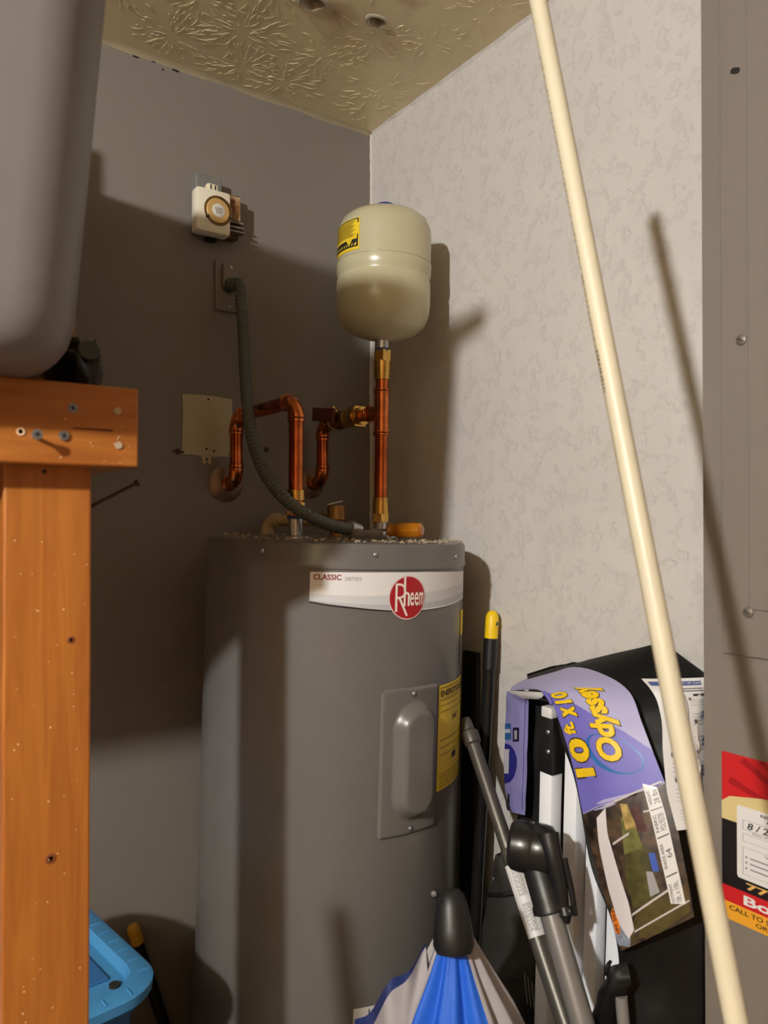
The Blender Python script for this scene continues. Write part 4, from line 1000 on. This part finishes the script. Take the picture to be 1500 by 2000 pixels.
wpart(mb, 'sheet_print', mat('pale_grey_ink', (186,186,190), .6), bag, False, False)
for (u, v) in ((.36,.34),(.40,.47),(.42,.60),(.44,.72),(.78,.36),(.82,.50),(.84,.64)):
    wpart(rect(MB(), f, (u, u+.12, v, v+.05), 2, 1), 'sheet_figure', mat('pale_blue_ink', (150,156,178), .6), bag, False, False)
# ================================================================ dark bag behind the umbrella poles
rowsD = [((985,1668,-.085),(1010,1660,-.08)), ((958,1735,-.09),(1040,1730,-.08)), ((942,1810,-.10),(1060,1800,-.085)), ((940,1900,-.11),(1058,1890,-.09)), ((965,1990,-.11),(1052,1990,-.08)), ((965,2500,-.10),(1040,2500,-.07))]
dk = thing('charcoal_bag', 'charcoal fabric bag slumped behind the grey umbrella poles', 'bag', onX(1005, 2400, -.25))
dfn = rows_fn(rowsD, .025, .010, 6.0, k=1.0)
def dfn2(u, v): p_ = dfn(u, v); p_.z = max(p_.z, .005); return p_
sheet(dfn2, 24, 60, .006, 'body', mat('charcoal_fabric', (38,36,34), .75, bump=.4, bscale=24, bdist=.008), dk)
wpart(MB().tube([dfn2(.05+.9*i/20, .22)+Vector((-.006, 0, 0)) for i in range(21)], .004, 8), 'seam', m_black, dk)
for i in range(5): wpart(MB().tube([at(1024+i*7, 1900+8*i, 1.36), at(1030+i*7, 1960+6*i, 1.355)], .0014, 6), 'tassel', mat('grey_tassel', (120,116,112), .6), dk)
# ================================================================ folded beach umbrella
ax0 = at(884, 1752, 1.10); ax1 = at(868, 2100, 1.10); adv = (ax1-ax0).normalized(); ab = ax0+adv*(ax0.z/-adv.z)
um = thing('beach_umbrella', 'folded blue and grey beach umbrella with black tip cap', 'umbrella', Vector((ab.x, ab.y, 0)))
fr0 = (P-ax0); fr0 = (fr0-adv*fr0.dot(adv)).normalized(); sr0 = adv.cross(fr0).normalized(); sr0 = sr0 if sr0.dot(RT) > 0 else -sr0
def umb(a, l):
    base = interp([(.0, .006), (.05, .022), (.10, .045), (.15, .072), (.22, .102), (.30, .128), (.45, .150), (.62, .150), (.66, .146)], l)
    fold = 1+.12*math.cos(9*a+1.2)*min(1, l/.1)+.07*math.sin(17*a+l*9)+.05*mnoise.noise((a*2, l*9, 1))
    lean = RT*(.018*l/.2)
    return ax0+adv*(l+.012*math.cos(9*a)*(l > .6))+(fr0*math.cos(a)*.8+sr0*math.sin(a))*base*fold+lean
m_ublue = mat('umbrella_blue', (24,92,205), .6, bump=.25, bscale=40, bdist=.003); m_ugrey = mat('umbrella_grey', (158,154,158), .6)
segs = [(-math.pi, -1.15, m_ugrey), (-1.15, -1.0, mat('umbrella_navy', (28,42,98), .6)), (-1.0, -.84, m_ugrey), (-.84, .62, m_ublue), (.62, 2.4, m_ugrey), (2.4, math.pi, m_ublue)]
for a, b, m_ in segs:
    wpart(MB().grid(lambda u, v: umb(a+(b-a)*u, .04+.62*v), max(6, int(22*(b-a))), 44), 'fabric_panel', m_, um, True, False)
def lflap(u, v):
    p0 = umb(-1.0, .10+.45*v); p1 = at(832-135*min(1, v*2.0)-10*v, 1850+150*min(1, v*2.0)+330*max(0, v-.5), 1.09)
    p_ = p0.lerp(p1, u); return p_+FW*(.012*math.sin(v*23+u*2))*u
wpart(MB().grid(lambda u, v: lflap(u*.86, v), 10, 40), 'loose_panel', m_ugrey, um, True, False)
wpart(MB().grid(lambda u, v: lflap(.86+u*.14, v), 3, 40), 'loose_panel_hem', MATS['umbrella_navy'], um, True, False)
cq = at(880, 1742, 1.085); cv = (at(886, 1842, 1.065)-cq).normalized()
wpart(MB().lathe([(r_*1.18, z_) for r_, z_ in ((0, -.004), (.011, -.003), (.0165, .004), (.0195, .018), (.023, .045), (.0245, .066), (.021, .076), (.008, .08), (0, .08))], 28, cq, cv), 'tip_cap', mat('cap_black', (20,20,21), .45), um)
wpart(MB().tube([cq+cv*.006, at(850, 1746, 1.09), at(846, 1752, 1.09)], [.008, .006, .004], 10), 'cap_hook', mat('cap_black', (20,20,21), .45), um)
wpart(MB().lathe([(0, 0), (.004, .001), (.004, .004), (0, .005)], 12, at(847, 1744, 1.08), -FW), 'cap_stud', m_steel, um)
wpart(MB().tube([ax0+adv*.03, ab], .011, 14), 'pole', m_zinc, um)
# ================================================================ tall PVC pipe in front of the wall
def polep(z): return Vector((-.523, -1.308, 1.0)).lerp(Vector((-.4935, -1.061, 2.0)), z-1.0)
b_ = polep(.0); t_ = polep(2.004); pd = (t_-b_).normalized()
pv = thing('pvc_pipe', 'long cream plastic pipe leaning up in front of the textured wall', 'pipe', Vector((b_.x, b_.y, 0)))
PVR = .0096
wpart(MB().lathe([(PVR-.002, .002), (PVR, 0.002), (PVR, (t_-b_).length), (PVR-.0025, (t_-b_).length), (PVR-.0025, (t_-b_).length-.04)], 28, b_, pd), 'tube', mat('cream_pvc', (208,198,172), .42, var=.08, vscale=5), pv)
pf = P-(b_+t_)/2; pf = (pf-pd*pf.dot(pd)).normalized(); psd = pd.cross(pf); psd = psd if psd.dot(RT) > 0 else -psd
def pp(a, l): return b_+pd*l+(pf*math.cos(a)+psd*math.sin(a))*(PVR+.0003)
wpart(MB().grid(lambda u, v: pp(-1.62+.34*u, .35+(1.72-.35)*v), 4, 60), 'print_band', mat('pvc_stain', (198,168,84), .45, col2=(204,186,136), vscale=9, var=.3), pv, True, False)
mb = MB(); rnd = random.Random(12); l = 1.62
while l < 1.98:
    d_ = rnd.uniform(.002, .006); mb.grid(lambda u, v: pp(-1.25+.16*u+.05*(int(l*900) % 3), l+d_*v)+pf*.0002, 1, 1); l += d_+rnd.uniform(.0015, .005)
wpart(mb, 'print_marks', mat('faded_print', (150,130,92), .6), pv, False, False)
mb = MB(); l = 1.592
while l < 1.635:
    d_ = rnd.choice((.0012, .002, .003)); mb.grid(lambda u, v: pp(-1.22+.36*u, l+d_*v)+pf*.0002, 2, 1); l += d_+rnd.choice((.0012, .002))
wpart(mb, 'print_marks', mat('barcode_print', (110,96,70), .6), pv, False, False)
# ================================================================ mop handle left of the frame (its shadow falls on the heater)
mh = thing('mop_handle', 'wooden mop handle standing in front of the timber shelf', 'handle', (-1.055, -1.10, 0))
m0 = Vector((0, 0, .012)); m1 = Vector((-.012, .152, 1.185)); md = (m1-m0).normalized()
MB().tube([m0, m1], .0125, 16).lathe([(.0125, 0), (.011, .006), (.006, .010), (0, .011)], 16, m1, md).build('shaft', m_wood_v, mh, True, True)
MB().lathe([(.02, -.012), (.02, .06), (.0135, .07)], 18, m0, md).build('socket', m_black, mh, True, True)
# ================================================================ breaker panel on the chase
def C(x, y, off=0.0): return onX(x, y, CH-off)
pyL = C(1412, 900).y; pyR = pyL-.37; pzB = C(1436, 1278).z; pzT = 2.36
bp = thing('breaker_panel', 'grey painted breaker panel cover on the grey chase', 'breaker panel', (CH, (pyL+pyR)/2, pzB))
def cb(y0, y1, z0, z1, x0, x1, name, m, r, par=bp):
    o = Vector(bp.location); return MB().bbox(Vector((x1, min(y0, y1), z0))-o, Vector((x0, max(y0, y1), z1))-o, r).build(name, m, par)
m_pan = mat('panel_grey_paint', (124,116,108), .45, var=.04)
cb(pyL, pyR, pzB, pzT, CH, CH-.005, 'cover', m_pan, .0015)
dyL = C(1466, 700).y; dzB = C(1486, 1192).z; 
door = cb(dyL, pyR+.06, dzB, 2.19, CH-.004, CH-.008, 'door', m_pan, .0015)
for x, y in ((1448, 664), (1462, 1196)):
    q_ = C(x, y, .005)-Vector(bp.location)
    MB().lathe([(.0075, 0), (.0073, .002), (.004, .0034), (0, .0036)], 16, q_, (-1,0,0)).build('screw', mat('painted_screw', (120,112,102), .45, metal=.4), bp, True, True)
    MB().box((-.0003, -.005, -.0006), (.0002, .005, .0006), Matrix.Rotation(.5, 3, 'X'), q_+Vector((-.0036, 0, 0))).build('screw_slot', m_ink, bp)
q_ = C(1436, 138, .0052)-Vector(bp.location)
mb = MB(); mb.v = [q_+Vector((-.0003, .006*math.cos(t)*(1+.3*math.cos(2*t-.8)), .006*math.sin(t)*(1+.3*math.cos(2*t-.8)))) for t in [2*math.pi*i/14 for i in range(14)]]; mb.f = [tuple(range(14))]
mb.build('screw_hole_shade', m_ink, bp)  # flat dark spot with the shade of the hole painted in
# ================================================================ pest notice on the chase
sy0 = C(1410, 1470).y; sz1 = C(1410, 1466).z; sz0 = C(1420, 1792).z; SW = .19; SH = sz1-sz0
nt_ = thing('notice_poster', 'red, black and yellow service notice with white card stuck on the grey chase', 'poster', (CH, sy0, sz0))
def K(u, v, off): return Vector((-off, -u*SW, v*SH))       # u to the right, v up
def kp(pts, off, name, m): MB().prism([K(u, v, off-.0003) for u, v in pts], (-.0003, 0, 0)).build(name, m, nt_)
R_ = mat('notice_red', (196,34,36), .35); BK = mat('notice_black', (28,24,24), .35); OR = mat('notice_yellow', (232,164,44), .4)
kp([(0,0),(1,0),(1,1),(0,1)], .0006, 'poster_sheet', R_)
for k in range(7):
    t = .1+k*.22; kp([(1.0-.02*k,.60),(max(0, 1-1.0*math.cos(t)), min(1, .60+.7*math.sin(t))),(max(0, 1-1.0*math.cos(t+.06)), min(1, .60+.7*math.sin(t+.06)))], .0009, 'ray', mat('notice_dark_red', (160,24,28), .35))
kp([(0,.20),(1,.20),(1,.60),(0,.60)], .0010, 'black_field', BK)
kp([(0,0),(1,0),(1,.105),(0,.105)], .0011, 'yellow_band', OR)
kp([(0,.105),(1,.105),(1,.20),(0,.20)], .0011, 'red_band', R_)
kp([(0,.595),(1,.595),(1,.80),(.55,.80),(.3,.78),(.06,.74),(0,.70)], .0012, 'tan_field', mat('notice_tan', (214,196,140), .4))
cp_ = [(.12,.29),(.13,.275),(.95,.275),(.96,.29),(.96,.69),(.95,.705),(.13,.705),(.12,.69)]
kp(cp_, .0016, 'white_card', m_white)
def kt(txt, u0_, u1_, v0_, v1_, m, off=.0020, bold=0.0, shear=0.0): text(MB(), txt, lambda a, b: K(a, b, off), (u0_, u1_, v0_, v1_), bold, shear).build('lettering', m, nt_)
kt('NOTICE OF INSPECTION', .30, .86, .672, .690, m_ink, bold=.02); kt('AND / OR TREATMENT', .34, .84, .645, .663, m_ink, bold=.02)
kt('8 / 2  2025', .20, .58, .578, .618, m_ink, bold=.015, shear=.2); kt('Date of Inspection', .24, .50, .553, .568, m_ink)
kt('Pesticide', .50, .68, .515, .530, m_ink); kt('N|A', .50, .62, .470, .505, m_ink, bold=.02, shear=.1); kt('Wood destroying', .33, .72, .440, .457, m_ink, bold=.01)
for k in range(3):
    rect(MB(), lambda a, b: K(a, b, .0020), (.185, .20, .405-.032*k, .417-.032*k)).build('tick_box', mat('card_grey_ink', (140,140,146), .5), nt_)
    rect(MB(), lambda a, b: K(a, b, .0020), (.22, .52-.04*k, .406-.032*k, .415-.032*k)).build('card_line', MATS['card_grey_ink'], nt_)
mb = MB()
for (a, b, c, d) in ((.165,.62,.57,.625), (.165,.92,.50,.545), (.165,.92,.305,.465)):
    for q in ((a,b,c,c+.002),(a,b,d,d+.002),(a,a+.004,c,d),(b,b+.004,c,d)): rect(mb, lambda x, y: K(x, y, .0019), q)
mb.build('card_frame', MATS['card_grey_ink'], nt_)
kt('772.985', .19, .70, .222, .262, mat('notice_gold', (222,176,96), .4), bold=.03)
kt('BossPest', .17, .85, .125, .182, m_white, bold=.03)
kt('CALL TO SEE IF THIS PROPERTY', .06, .96, .062, .090, m_ink, bold=.01); kt('OR QUALIFIES FOR', .26, .80, .020, .048, m_ink, bold=.01)
